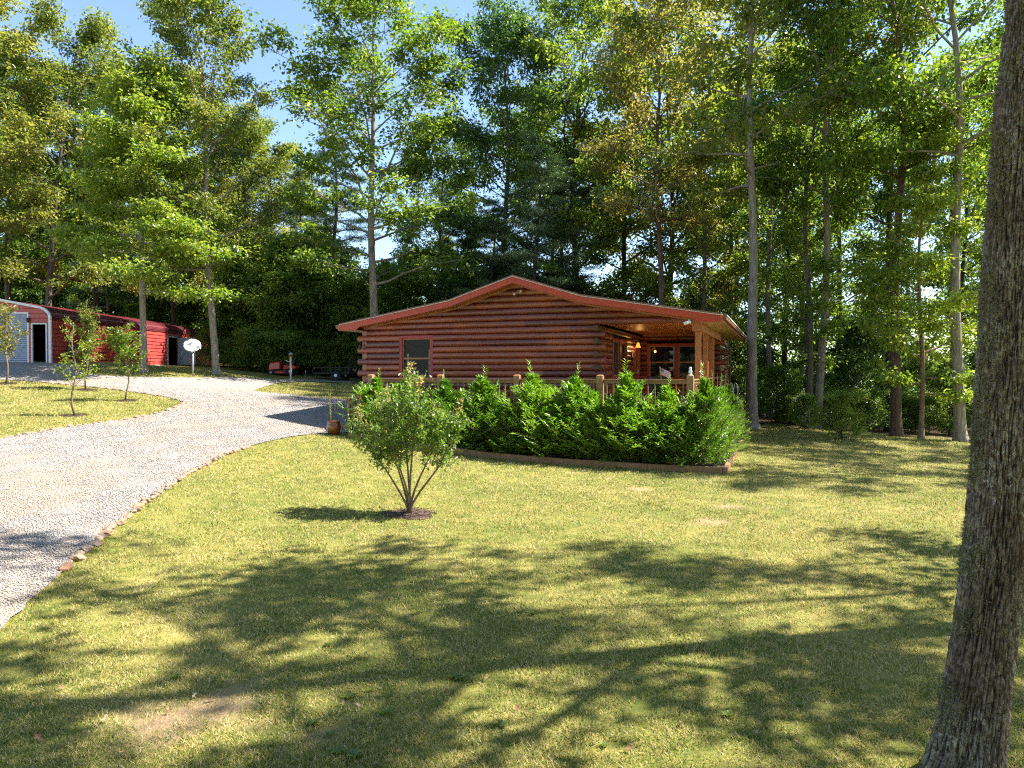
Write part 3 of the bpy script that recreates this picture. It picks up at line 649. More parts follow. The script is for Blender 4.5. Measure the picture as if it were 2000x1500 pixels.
# far-off wood
rg = np.random.default_rng(3); nfl = 90000
fx = rg.uniform(-1.0, 1.0, nfl); fy = rg.uniform(74, 92, nfl); fx = fx*fy*0.95
ht = np.interp(fx/fy, [-.95, -.40, -.30, -.02, .1, .3, .95], [13, 11, 8, 7, 9.5, 10, 9]) + 2.5*np.sin(fx*.35)+1.5*np.sin(fx*.9+1)
fz = TZ(fx, fy)+ht*rg.random(nfl)
V, F, rn = leaf_tris(np.stack([fx, fy, fz], -1), rg.normal(0, 1, (nfl, 3)), rg.normal(0, .6, (nfl, 3))+np.array([0, 0, 1]), .5, .3, rg.random(nfl))
tag(obj('distant_woodland', np_mesh('distant_woodland', V, F, M['ldark'], rn)), 'far-off dark green woodland filling the gaps between the trunks', 'woodland', kind='stuff')

# ---------------------------------------------------------------- foreground trunk
def big_trunk():
    e = empty('tree', (0, 0, 0), 'huge rough-barked lichen-spotted trunk in the right foreground', 'tree')
    nv, nu = 760, 300; H = 13.0
    V = np.zeros((nv, nu, 3)); cz = np.linspace(0, 1, nv)**1.15*H - .35
    base = Vector((*G(1878, 1530, 3.0), 0)); bz = tz(base.x, base.y)
    L = []
    for i in range(nv):
        z = cz[i]
        cx = base.x + 0.17*math.sin(max(0, min(z/3.6, 1.25))*PI/2) + 0.036*z + 0.008*z*z*0.12 + 0.03*math.sin(z*1.3); cyy = base.y - 0.01*z
        r = 0.197 - 0.0085*z + 0.085*math.exp(-max(z, 0)/0.35)
        for k in range(nu):
            th = 2*PI*k/nu
            lob = 1+0.06*math.exp(-max(z, 0)/.5)*math.sin(4*th+1)*3+.03*math.sin(2*th+z)
            rx = r*lob
            q = Vector((math.cos(th)*4.2, math.sin(th)*4.2, z*2.1))
            n1 = mnoise.noise(Vector((q.x*2.3, q.y*2.3, q.z*1.5))+mnoise.noise_vector(q*2)*.35); n2 = mnoise.noise(Vector((q.x*5, q.y*5, q.z*4.2)))
            rid = abs(n1); rid2 = abs(n2)
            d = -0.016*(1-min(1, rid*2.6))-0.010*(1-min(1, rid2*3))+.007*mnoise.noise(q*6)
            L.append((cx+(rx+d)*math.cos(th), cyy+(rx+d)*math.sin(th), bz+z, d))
    A = np.array(L); V = A[:, :3]
    ii = (np.arange(nv-1)[:, None]*nu+np.arange(nu)[None]).ravel(); jj = (np.arange(nv-1)[:, None]*nu+(np.arange(nu)+1)[None] % nu).ravel()
    F = np.stack([ii, jj, jj+nu, ii+nu], -1)
    t = NT('foreground_bark'); c = t.coord()
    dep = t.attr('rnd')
    n1 = t.noise(t.mapp(c, (1, 1, .55)), 38, 6, .75, .6)
    col = t.ramp(n1, [(.36, (.040, .028, .020)), (.52, (.16, .11, .08)), (.66, (.34, .26, .19))])
    l1 = t.noise(t.mapp(c, (1, 1, .7)), 34, 6, .8, 1.2); l2 = t.noise(c, 2.6, 4)
    lm = t.math('MULTIPLY', t.ramp(l1, [(.50, 0.0), (.54, 1.0)]), t.ramp(l2, [(.38, .15), (.6, 1.0)]))
    col = t.mix(lm, col, t.ramp(t.noise(c, 8, 3), [(.35, (.55, .50, .42)), (.55, (.42, .40, .29)), (.7, (.30, .28, .13))]))
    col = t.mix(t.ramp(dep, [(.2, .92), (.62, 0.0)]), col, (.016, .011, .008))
    t.pr(col, .92, .2, nrm=t.bump(t.noise(t.mapp(c, (1, 1, .5)), 60, 5, .7), .9, .012)); m = t.m
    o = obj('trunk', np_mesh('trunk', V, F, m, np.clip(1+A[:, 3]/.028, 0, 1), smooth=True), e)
    # moss and lichen tufts
    rg = np.random.default_rng(8); n = 26000
    i = rg.integers(10, nv-120, n); th = rg.normal(PI*1.02, .42, n) % (2*PI); k = (th/(2*PI)*nu).astype(int) % nu
    q = V.reshape(nv, nu, 3)[i, k]; out = np.stack([np.cos(th), np.sin(th), 0*th], -1)
    keep = (np.array([mnoise.noise(Vector(tuple(p*3.1))) for p in q])+.25*np.array([mnoise.noise(Vector(tuple(p*9))) for p in q])) > .06
    q = q[keep]; out = out[keep]; n = len(q)
    Vl, Fl, rn = leaf_tris(q, out+rg.normal(0, .8, (n, 3)), rg.normal(0, 1, (n, 3)), .022*rg.uniform(.5, 1.6, n), .006, rg.random(n))
    t = NT('moss'); t.pr(t.ramp(t.attr('rnd'), [(0, (.12, .12, .045)), (1, (.34, .32, .17))]), .9, .1)
    obj('moss', np_mesh('moss', Vl, Fl, t.m, rn), e)
    # crown far above the frame
    cm = obj('crown', gen_tree(40, 20, .2, .45, 5.5, 16, 4500, L=.26, W=.16, cs=.55, flat=.45)[1], e); cm.location = (base.x+.6, base.y, bz); cm.material_slots[0].link = 'OBJECT'; cm.material_slots[0].material = M['lolive']
    return e
big_trunk()

# ---------------------------------------------------------------- the cabin
DK = 1.54
house = empty('log_cabin', (HX, HY, 0), 'red-brown log cabin with low gable roof, wraparound deck and covered corner porch', 'cabin', rz=HA)
RX = [-12.72, -8.3, -5.95, -3.6, 0.75]; RZ = [4.46, 5.19, 5.93, 5.19, 4.46]; RT = .22
def roof(x): return float(np.interp(x, RX, RZ))
def xl(z): return float(np.interp(z+RT-.02, [4.46, 5.19, 5.93], [-12.72, -8.3, -5.95]))
def xr(z): return float(np.interp(z+RT-.02, [4.46, 5.19, 5.93], [.75, -3.6, -5.95]))
LP = 0.212; BU = .095
def logs(a0, a1, z0, z1, mapf, mb, openings=(), gable=False, seed=0, ext=None, jr=0.35):
    rl = random.Random(seed); n = int(round((z1-z0)/LP)); ts = [0, .06, .18, .34, .5, .66, .82, .94, 1]
    for i in range(n):
        zb = z0+i*LP; segs = [(a0, a1)]
        aa0, aa1 = a0, a1
        if callable(ext): aa0, aa1 = ext(i, zb, a0, a1)
        segs = [(aa0, aa1)]
        for (o0, o1, oz0, oz1) in openings:
            if zb+LP*.7 > oz0 and zb+LP*.3 < oz1:
                ns_ = []
                for s0, s1 in segs:
                    if o1 <= s0 or o0 >= s1: ns_.append((s0, s1)); continue
                    if o0 > s0: ns_.append((s0, o0))
                    if o1 < s1: ns_.append((o1, s1))
                segs = ns_
        for s0, s1 in segs:
            cuts = [s0]
            while s1-cuts[-1] > 3.2:
                q = cuts[-1]+rl.uniform(1.8, 4.5)
                if s1-q < .8: break
                cuts.append(q)
            cuts.append(s1)
            for c0, c1 in zip(cuts[:-1], cuts[1:]):
                if c0 != s0: c0 += .004
                mb.cr = rl.random(); bo = rl.uniform(-.004, .004); vs = []; fs = []
                nseg = max(1, int((c1-c0)/.8)); ok = True
                rows_ = []
                for tt in ts:
                    z = zb+LP*tt; o = (BU*math.sqrt(max(0, 1-(2*tt-1)**2))**.85)+bo
                    l, r_ = c0, c1
                    if gable: l = max(l, xl(z)); r_ = min(r_, xr(z))
                    if r_ <= l: r_ = l+.001
                    rows_.append([(l+(r_-l)*k/nseg, o*(1+.05*math.sin(k*2.1+i)), z) for k in range(nseg+1)])
                if all(rw[-1][0]-rw[0][0] < .01 for rw in rows_): continue
                for rw in rows_: vs += [mapf(*p) for p in rw]
                m_ = nseg+1
                for j in range(len(ts)-1):
                    for k in range(nseg): fs.append((j*m_+k, j*m_+k+1, (j+1)*m_+k+1, (j+1)*m_+k))
                # closed ends
                b = len(vs)
                for kk in (0, nseg):
                    bb = len(vs); ring = [j*m_+kk for j in range(len(ts))]
                    vs.append(mapf(rows_[0][kk][0], -.08, zb)); vs.append(mapf(rows_[-1][kk][0], -.08, zb+LP))
                    fs.append(tuple([bb]+ring+[bb+1]))
                mb.add(vs, fs)
FY = 2.0
front = MB()
ext_f = lambda i, z, a, b: ((a-.36 if i % 2 else a+.02), (b+.30 if i % 2 else b-.02)) if z < 4.2 else (a, 0.12)
wins_f = [(-10.5, -9.15, 2.35, 4.0)]
logs(-11.9, -3.23, DK-.28, 5.9, lambda a, o, z: (a, FY-o, z), front, wins_f, True, 3, lambda i, z, a, b: ((a-.36 if i % 2 == 0 else a), (b+.30 if i % 2 == 0 else b-.02)) if z < 4.15 else (max(a-.3, -13), .02))
front.build('front_log_wall', M['log'], house, recalc=True)
sidew = MB()
wins_s = [(4.1, 6.7, 2.45, 3.92), (8.35, 9.45, 1.5, 3.75)]
logs(FY+.0, 10.0, DK-.06, 4.3, lambda a, o, z: (-3.23+o, a, z), sidew, wins_s, False, 4)
sidew.build('porch_side_log_wall', M['logy'], house)
bw = MB(); wins_b = [(-2.95, -.42, 2.3, 3.9)]
logs(-3.2, .0, DK-.06, 4.3, lambda a, o, z: (a, 10.0-o, z), bw, wins_b, False, 5, lambda i, z, a, b: (a, b+.28 if i % 2 else b))
bw.build('porch_rear_log_wall', M['log'], house)
ow = MB()
logs(10.0, 15.2, 0.9, 4.4, lambda a, o, z: (0+o, a, z), ow, (), False, 6)
logs(FY, 15.2, 0.9, 4.4, lambda a, o, z: (-11.9-o, a, z), ow, (), False, 7)
logs(-11.9, 0, 0.9, 5.9, lambda a, o, z: (a, 15.2+o, z), ow, (), True, 8)
ow.build('outer_log_wall', M['logy'], house)
# added dark solid core: keeps light out, lets the cabin cast its shadow
co = MB(); co.prism([(-11.85, .5), (-3.28, .5), (-3.28, 4.2), (-11.85, 4.2)], FY+.25, 15.15); co.box(-3.2, -.06, 10.25, 15.15, .5, 4.2)
co.prism([(-12.2, 4.36), (-8.3, 4.95), (-5.95, 5.65), (-3.6, 4.95), (.2, 4.38)], FY+.08, 15.1)
co.build('added_dark_core', M['dark'], house)
# crossing log ends
rl = random.Random(9)
for cx, cyy, z0 in ((-3.23, FY, DK-.2), (0.0, 10.0, DK-.1), (-11.9, FY, DK-.2)):
    mb = MB(); i = 0
    z = DK-.28+LP
    while z < 4.2:
        if cx == -11.9: mb.tube([(cx-.02, FY+.3, z+LP/2), (cx-.02, FY-.10, z+LP/2)], [.088, .085], 12)
        else:
            xx = cx+.02
            mb.tube([(xx, cyy+.3, z+LP/2), (xx, cyy-.26, z+LP/2), (xx, cyy-.28, z+LP/2)], [.095, .095, .085], 12)
        z += 2*LP
    mb.build('crossed_log_ends', M['logend'] if cx > -5 else M['log'], house, smooth=False)
mb = MB(); mb.box(-12.12, -12.0, FY+.02, FY+.1, DK-.3, 4.25); mb.build('corner_board', M['stain'], house, bevel=.006)

# roof
mb = MB(); poly = list(zip(RX, RZ)); th = .045
mb.prism(poly+[(x, z-th) for x, z in reversed(poly)], 1.40, 15.85); mb.build('roof', M['shingle'], house)
mb = MB(); mb.prism([(x, z-th-.002) for x, z in poly]+[(x, z-th-.022) for x, z in reversed(poly)], 1.372, 1.44); mb.build('drip_edge', M['drip'], house)
zb = RZ[0]-th-.024
rake = [(x, z-th-.024) for x, z in poly]
low = [(.75, zb-.19), (.05, zb-.19), (-.1, roof(-.1)-.275), (-3.59, RZ[3]-.27), (-5.95, RZ[2]-.275), (-8.31, RZ[1]-.27), (-11.85, roof(-11.85)-.275), (-12.0, zb-.19), (-12.72, zb-.19)]
mb = MB(); mb.prism(rake+low, 1.40, 1.44); mb.build('rake_board', M['red'], house)
mb = MB()
for (a, b) in zip(range(4), range(1, 5)):
    mb.prism([(RX[a], RZ[a]-.25), (RX[b], RZ[b]-.25), (RX[b], RZ[b]-.265), (RX[a], RZ[a]-.265)] if a in (1, 2) else
             [(max(RX[a], -12.0), roof(max(RX[a], -12.0))-.25), (min(RX[b], .05), roof(min(RX[b], .05))-.25), (min(RX[b], .05), roof(min(RX[b], .05))-.265), (max(RX[a], -12.0), roof(max(RX[a], -12.0))-.265)], 1.443, FY+.1)
mb.build('rake_soffit', M['stain'], house)
mb = MB()                                       # bright trim strip under the rake, against the wall
tr = [(-12.0, roof(-12.0)-.268), (-8.3, RZ[1]-.268), (-5.95, RZ[2]-.268), (-3.6, RZ[3]-.268), (0, roof(0)-.268)]
mb.prism(tr+[(x, z-.05) for x, z in reversed(tr)], FY-.10, FY-.07); mb.build('gable_trim', M['stain'], house)
for sx in (-1, 1):                              # eaves
    x0, x1 = (-12.72, -12.0) if sx < 0 else (.05, .75)
    mb = MB(); mb.box(x0+.01, x1-.01, 1.443, 15.8, zb-.19, zb-.175); mb.build('eave_soffit', M['soffit'], house)
    xe = -12.72 if sx < 0 else .75
    mb = MB(); mb.box(min(xe, xe+sx*.03), max(xe, xe+sx*.03), 1.40, 15.8, zb-.19, zb+.02); mb.build('eave_board', M['stain'], house)
    mb = MB(); mb.prism([(xe+sx*.034, zb+.01), (xe+sx*.15, zb+.01), (xe+sx*.135, zb-.12), (xe+sx*.034, zb-.12)], 1.42, 15.8)
    gu = mb.build('gutter', M['gutter'], house)
    mb = MB(); mb.box(min(xe+sx*.15, xe+sx*.165), max(xe+sx*.15, xe+sx*.165), 1.42, 15.8, zb-.01, zb+.018); mb.build('gutter_lip', M['white'] if sx > 0 else M['gutter'], gu)
mb = MB(); mb.tube([(.83, 15.6, zb-.1), (.83, 15.6, zb-.25), (.16, 15.4, zb-.62), (.12, 15.4, .5)], .045, 8); mb.build('downspout', M['gutter'], house, smooth=True)
# porch roof structure
mb = MB(); mb.box(-3.16, -.14, FY+.02, 9.92, 4.30, 4.33); mb.build('porch_ceiling', M['ceil'], house)
mb = MB(); mb.box(-.16, .14, FY-.12, 9.6, 3.96, 4.31); mb.build('porch_beam', M['post'], house, bevel=.008)
mb = MB(); mb.box(-3.1, -.18, 9.78, 9.9, 4.2, 4.298); mb.build('ceiling_trim', M['stain'], house)
for d in (2.1, 4.5, 6.9):
    mb = MB(); mb.box(-.09, .09, d-.09, d+.09, DK, 3.958); mb.build('porch_post', M['post'], house, bevel=.008)

# windows and door
def window(name, x0, x1, z0, z1, side, pane='glass', mull=0, curt=True, cross=True, tm='redtrim'):
    """side: 'f' faces -y at y=Y0; 's' faces +x"""
    def bx(mb, a0, a1, o0, o1, za, zb_):
        if side[0] == 'f': mb.box(a0, a1, side[1]-o1, side[1]-o0, za, zb_)
        else: mb.box(side[1]+o0, side[1]+o1, a0, a1, za, zb_)
    W = .10; mb = MB()
    bx(mb, x0, x0+W, -.05, .085, z0, z1); bx(mb, x1-W, x1, -.05, .085, z0, z1); bx(mb, x0+W, x1-W, -.05, .087, z1-W, z1); bx(mb, x0+W, x1-W, -.05, .087, z0, z0+W)
    xs = [x0+W+(x1-x0-2*W)*k/(mull+1) for k in range(mull+2)]
    for xm in xs[1:-1]: bx(mb, xm-.06, xm+.06, -.05, .084, z0+W, z1-W)
    o = mb.build(name, M[tm], house, bevel=.005)
    for k in range(mull+1):
        a, b = xs[k]+(.06 if k else 0), xs[k+1]-(.06 if k < mull else 0)
        mb = MB(); f = .045
        bx(mb, a, a+f, -.05, .035, z0+W, z1-W); bx(mb, b-f, b, -.05, .035, z0+W, z1-W); bx(mb, a+f, b-f, -.05, .036, z1-W-f, z1-W); bx(mb, a+f, b-f, -.05, .036, z0+W, z0+W+f)
        if cross: zm = (z0+z1)/2; bx(mb, a+f, b-f, -.05, .034, zm-.03, zm+.03)
        mb.build('sash', M['stain'], o)
        mb = MB(); bx(mb, a+f, b-f, -.02, -.005, z0+W+f, z1-W-f); mb.build('pane', M[pane], o)
        if curt:
            mb = MB(); bx(mb, a+f+.12, a+f+.19, -.004, .0, z0+W+f, z1-.65); mb.build('curtain', M['curtain'], o); mb = MB(); bx(mb, b-f-.07, b-f-.03, -.004, .0, z0+W+f, z1-.5); mb.build('curtain', M['curtain'], o)
    return o
window('window', -10.5, -9.15, 2.35, 4.0, ('f', FY), 'screen')
window('window', 4.1, 6.7, 2.45, 3.92, ('s', -3.23), 'screen', 1, False, False)
window('window', -2.95, -.42, 2.3, 3.9, ('f', 10.0), 'glass', 1, False)
dr = window('door', 8.35, 9.45, 1.56, 3.78, ('s', -3.23), 'glass', 0, False, True)
mb = MB(); mb.tube([(-3.15, 8.55, 2.55), (-3.08, 8.55, 2.6), (-3.08, 8.55, 2.78), (-3.15, 8.55, 2.82)], .012, 6); mb.build('handle', M['grey'], dr, smooth=True)
# lamp by the door
lamp = empty('porch_lamp', (0, 0, 0), 'lit amber bell-shaped wall lamp beside the porch door', 'wall lamp')
lx, ly = h2w(-2.98, 8.05); lz = 3.78
lamp.location = (lx, ly, lz)
mb = MB(); mb.lathe([(.02, .10), (.05, .08), (.07, .0), (.085, -.05), (.12, -.10), (.10, -.098)], n=16)
t = NT('lit_amber_glass'); em = t.n('ShaderNodeEmission'); em.inputs[0].default_value = (1, .42, .06, 1); em.inputs[1].default_value = 0.5; t.l(em.outputs[0], t.out.inputs[0])
mb.build('lamp_shade', t.m, lamp, smooth=True)
mb = MB(); mb.tube([(0, 0, .10), (0, 0, .18), (-.08, .02, .22), (-.17, .05, .16)], .012, 6); mb.lathe([(.05, -.02), (.05, .02)], (-.17, .05, .12), 10); mb.build('arm', M['brass'], lamp)
pl_ = bpy.data.lights.new('lamp_light', 'POINT'); pl_.energy = 3; pl_.color = (1, .5, .15); pl_.shadow_soft_size = .05
plo = link(bpy.data.objects.new('lamp_light', pl_)); plo.parent = lamp; plo.location = (0.05, -.03, -.16)
# thermometer plate by the door
e = empty('wall_plaque', (*h2w(-3.14, 7.6), 3.32), 'small dark plaque with white card on the porch side wall', 'plaque', rz=HA)
mb = MB(); mb.box(-.01, .02, -.13, .13, -.2, .2); mb.build('backing', M['black'], e); mb = MB(); mb.box(.021, .028, -.06, .06, -.03, .13); mb.build('card', M['white'], e)

# deck, rails, steps
mb = MB()
mb.box(-10.5, .1, -.08, 1.9, DK-.035, DK); mb.box(-3.15, .1, 1.9, 9.9, DK-.035, DK-.001)
M['floor'] = simple('light_bounce_deck_boards', (0.48, 0.30, 0.18), 0.6, var=.2)  # deck colour lightened so it bounces light up to the porch ceiling
mb.build('deck_floor', M['floor'], house)
mb = MB(); mb.box(-10.5, .12, -.12, -.083, DK-.27, DK-.0); mb.box(.103, .14, -.08, 9.9, DK-.27, DK-.002)
mb.build('deck_fascia', M['rail'], house)
for x in np.arange(-10.3, .1, 2.05):
    mb = MB(); mb.box(x-.07, x+.07, .0, .14, tz(*h2w(x, 0))-.3, DK-.272); mb.build('deck_support', M['rail'], house)
mb = MB()
posts = [(0, 0), (-2.63, 0), (-5.27, 0), (-7.9, 0), (-10.5, 0)]
RH = .92
def rpost(x, y, z0=DK-.25, z1=DK+RH+.12):
    pw_ = .095; mb = MB(); mb.box(x-pw_, x+pw_, y-pw_, y+pw_, z0, z1)
    b = len(mb.v); mb.add([(x-pw_, y-pw_, z1), (x+pw_, y-pw_, z1), (x+pw_, y+pw_, z1), (x-pw_, y+pw_, z1), (x-.05, y-.05, z1+.03), (x+.05, y-.05, z1+.03), (x+.05, y+.05, z1+.03), (x-.05, y+.05, z1+.03)], [(0,1,5,4),(1,2,6,5),(2,3,7,6),(3,0,4,7),(4,5,6,7)])
    return mb.build('railing_post', M['rail'], house)
for p in posts: rpost(*p)
def bay(x0, y0, x1, y1, za=DK, zb_=DK, nb=None):
    L = math.dist((x0, y0), (x1, y1)); n = nb or int(L/.205)
    dx, dy = (x1-x0)/L, (y1-y0)/L; a = .095; X0, Y0, X1, Y1 = x0+dx*a, y0+dy*a, x1-dx*a, y1-dy*a
    mb = MB(); mb.beam((X0, Y0, za+RH), (X1, Y1, zb_+RH), .13, .035); mb.beam((X0, Y0, za+RH-.065), (X1, Y1, zb_+RH-.065), .04, .09); mb.beam((X0, Y0, za+.1), (X1, Y1, zb_+.1), .04, .085)
    r_ = mb.build('railing', M['rail'], house, bevel=.004)
    proto = None
    for k in range(n):
        u = (k+.5)/n; x = X0+(X1-X0)*u; y = Y0+(Y1-Y0)*u; z = za+(zb_-za)*u
        if proto is None:
            mb = MB(); mb.box(-.018, .018, -.018, .018, .144, RH-.112); proto = mb.mesh('baluster', M['rail'])
        o = obj('baluster', proto, r_); o.location = (x, y, z)
    return r_
for (a, b) in zip(posts[:-1], posts[1:]): bay(*b, *a)
bay(0, 0, 0, 2.1); bay(0, 2.1, 0, 4.5); 
mb = MB()
for (y0, y1) in ((4.6, 6.8), (7.0, 9.8)):
    mb.beam((0, y0, DK+RH), (0, y1, DK+RH), .13, .035); mb.beam((0, y0, DK+.1), (0, y1, DK+.1), .04, .085)
mb.build('railing', M['rail'], house)
# steps going down to the left
gz0 = tz(*h2w(-11.6, .6))
mb = MB(); ns_ = 4
for k in range(ns_):
    z = DK-(k+1)*(DK-gz0)/(ns_+.0)+.02; x = -10.52-k*.27
    mb.box(x-.29, x, .08, 1.4, z-.04, z)
    mb.box(x-.02, x, .1, 1.38, z, z+(DK-gz0)/ns_-.045)
mb.build('step', M['rail'], house)
mb = MB(); mb.beam((-10.5, .05, DK-.15), (-11.6, .05, gz0+.02), .045, .26); mb.build('stringer', M['rail'], house)
mb = MB(); mb.beam((-10.42, -.0, DK+RH+.0), (-11.42, -.0, gz0+.97), .13, .04); mb.beam((-10.42, 0, DK+RH-.07), (-11.42, 0, gz0+.90), .04, .10)
mb.beam((-10.5, 0, DK+.1), (-11.38, 0, gz0+.2), .04, .08)
mb.build('stair_rail', M['rail'], house, bevel=.004)
mb = MB(); mb.box(-11.43, -11.33, -.05, .05, gz0-.2, gz0+.92); mb.build('railing_post', M['rail'], house)
for k in range(5):
    mb = MB(); x = -10.65-.15*k; z = np.interp(x, [-11.42, -10.42], [gz0+.9, DK+RH-.05]); mb.box(x-.018, x+.018, -.018, .018, z-.72, z-.02); mb.build('baluster', M['rail'], house)

# fixtures on the cabin
e = empty('floodlight', (*h2w(-5.9, 1.86), 5.40), 'twin-head white security light under the gable peak', 'floodlight', rz=HA)
mb = MB(); mb.box(-.05, .05, .05, .12, -.05, .05); mb.build('mount', M['brass'], e)
for s_ in (-1, 1):
    mb = MB(); mb.tube([(0, .04, 0), (s_*.08, -.04, -.04)], .014, 6); mb.tube([(s_*.08, -.02, -.03), (s_*.14, -.09, .04 if s_ > 0 else -.10)], [.03, .055], 10); mb.build('lamp_head', M['drip'], e, smooth=True)
e = empty('security_camera', (*h2w(-.25, 1.34), 4.19), 'white bullet security camera below the porch end of the rake board', 'camera', rz=HA)
mb = MB(); mb.tube([(-.09, -.08, -.03), (.09, 0, .03)], [.045, .05], 12); mb.build('camera_body', M['white'], e, smooth=True)
mb = MB(); mb.tube([(.02, 0, .03), (.05, .05, .10)], .014, 6); mb.build('bracket', M['white'], e)
e = empty('wall_lantern', (*h2w(-12.05, 1.75), 3.62), 'small black lantern hanging at the left corner of the cabin', 'lantern', rz=HA)
mb = MB(); mb.lathe([(.01, .12), (.075, .07), (.06, .06), (.05, -.09), (.02, -.12)], n=6); mb.build('lantern_body', M['black'], e)
mb = MB(); mb.tube([(0, 0, .12), (0, .05, .19), (0, .16, .17)], .01, 6); mb.build('bracket', M['black'], e)

# things on the porch
e = empty('potted_topiary', (*h2w(-.95, .85), DK), 'clipped green bush in a clay pot on the porch behind the rail', 'potted plant')
mb = MB(); mb.lathe([(.12, 0), (.17, .28), (.19, .30), (.16, .30)], n=16); mb.build('pot', M['terra'], e, smooth=True)
rgp = np.random.default_rng(4); n = 2600; q = rgp.normal(0, 1, (n, 3)); q /= np.linalg.norm(q, axis=1, keepdims=True); q *= (rgp.random((n, 1))**.3)*np.array([.27, .27, .34])
V, F, rn = leaf_tris(q+np.array([0, 0, .72]), q+rgp.normal(0, .2, (n, 3)), rgp.normal(0, 1, (n, 3)), .05, .025, rgp.random(n))
obj('foliage', np_mesh('foliage', V, F, M['ldark'], rn), e); mb = MB(); mb.tube([(0, 0, .25), (0, 0, .8)], .02, 6); mb.build('stem', M['barks'], e)
# flag
fl = empty('flag', (*h2w(-.80, .42), DK+.9), 'small striped American flag tilted above the porch rail', 'flag', rz=HA)
mb = MB(); mb.tube([(-.05, 0, -.35), (-.13, 0, .42)], .007, 6); mb.build('pole', M['brass'], fl)
t = NT('stars_and_stripes'); uv = t.attr('fuv', 'Vector'); sp = t.n('ShaderNodeSeparateXYZ'); t.l(uv, sp.inputs[0])
st = t.math('MODULO', t.math('MULTIPLY', sp.outputs[1], 13), 2); st = t.math('LESS_THAN', st, 1.0)
col = t.mix(st, (.72, .70, .68), (.5, .03, .05))
can = t.math('MULTIPLY', t.math('LESS_THAN', sp.outputs[0], .4), t.math('GREATER_THAN', sp.outputs[1], 6/13))
sm = t.n('ShaderNodeMapping'); sm.inputs['Scale'].default_value = (27.5, 17, 1); t.l(uv, sm.inputs[0])
vo = t.voro(sm.outputs[0], 1.0, 'Distance', rnd=0.0)
blue = t.mix(t.math('LESS_THAN', vo, .24), (.03, .05, .20), (.75, .75, .75))
t.pr(t.mix(can, col, blue), .8, .2)
nu, nv = 14, 8; vs = []; uvs = []
for j in range(nv+1):
    for i in range(nu+1):
        u, v_ = i/nu, j/nv; w_ = .02*math.sin(u*7+v_)
        vs.append((-.125+.36*u*.9-.02*v_, w_, .18+.22*v_-.15*u)); uvs.append((u, v_, 0))
fs = [(j*(nu+1)+i, j*(nu+1)+i+1, (j+1)*(nu+1)+i+1, (j+1)*(nu+1)+i) for j in range(nv) for i in range(nu)]
me = bpy.data.meshes.new('cloth'); me.from_pydata(vs, [], fs); a = me.attributes.new('fuv', 'FLOAT_VECTOR', 'POINT'); a.data.foreach_set('vector', np.array(uvs).ravel()); me.materials.append(t.m); obj('cloth', me, fl)
e = empty('post_ornament', (*h2w(0, 0), DK+RH+.15), 'small clear and white figurine on top of the corner rail post', 'figurine')
mb = MB(); mb.lathe([(.055, 0), (.06, .02), (.05, .03)], n=12); mb.build('base', M['white'], e)
mb = MB(); mb.lathe([(.02, .03), (.05, .06), (.055, .10), (.035, .14), (.03, .15), (.045, .18), (.035, .215), (.01, .225)], n=12); mb.build('body', M['white'], e, smooth=True)
# chair with blue back and pale cushion
ch = empty('porch_chair', (*h2w(-1.15, 1.25), DK), 'wooden porch chair with dark blue back and pale cushion', 'chair', rz=HA+R(200))
mb = MB(); mb.box(-.26, .26, -.25, .25, .40, .44); mb.build('seat', M['stain'], ch)
mb = MB(); mb.box(-.24, .24, -.23, .2, .443, .50); mb.build('cushion', M['pink'], ch, bevel=.02)
mb = MB(); mb.box(-.26, .26, .26, .30, .44, .98); mb.build('backrest', M['blue'], ch, bevel=.015)
for sx in (-1, 1):
    for sy in (-1, 1):
        mb = MB(); mb.box(sx*.24-.02, sx*.24+.02, sy*.23-.02, sy*.23+.02, 0, .398); mb.build('leg', M['stain'], ch)
# white bent-wire chair at the far porch end
wc = empty('wire_chair', (*h2w(.62, 8.2), tz(*h2w(.62, 8.2))), 'white bent wire garden stand beside the far porch corner', 'garden stand', rz=HA)
mb = MB()
for dx in (-.18, .0, .18):
    mb.tube([(dx-.08, 0, 0), (dx-.08, 0, 2.0), (dx-.05, 0, 2.2), (dx, 0, 2.27), (dx+.05, 0, 2.2), (dx+.08, 0, 2.0), (dx+.08, 0, 0)], .009, 6)
mb.build('frame', M['white'], wc, smooth=True)
mb = MB(); mb.tube([(-.26, 0, 1.5), (.26, 0, 1.5)], .009, 6); mb.build('crossbar', M['white'], wc)

# ---------------------------------------------------------------- bed border and hedge
def timber(pts, name, label, w_=.12, h_=.17, part=None):
    e = empty(name, (*pts[0], tz(*pts[0])), label, 'garden edging')
    for k, (a, b) in enumerate(zip(pts[:-1], pts[1:])):
        za, zb_ = tz(*a)+h_/2-.01, tz(*b)+h_/2-.01
        A = Vector((a[0]-pts[0][0], a[1]-pts[0][1], za-e.location.z)); B = Vector((b[0]-pts[0][0], b[1]-pts[0][1], zb_-e.location.z))
        d = (B-A).normalized()*.003
        mb = MB(); mb.beam(A+d, B-d, w_, h_); mb.build('board', M['bedwood'], e, bevel=.008)
    return e
fr = [h2w(x, -1.2) for x in (-10.6, -8.2, -5.8, -3.4, -1.0, .98)]
timber(fr, 'bed_edging', 'long brown timber edging along the front of the hedge bed')
rt = [h2w(1.05, y) for y in (-1.26, 1.2, 3.6, 6.0, 8.4, 11)]
timber(rt, 'bed_edging', 'sunlit timber edging down the right side of the hedge bed')
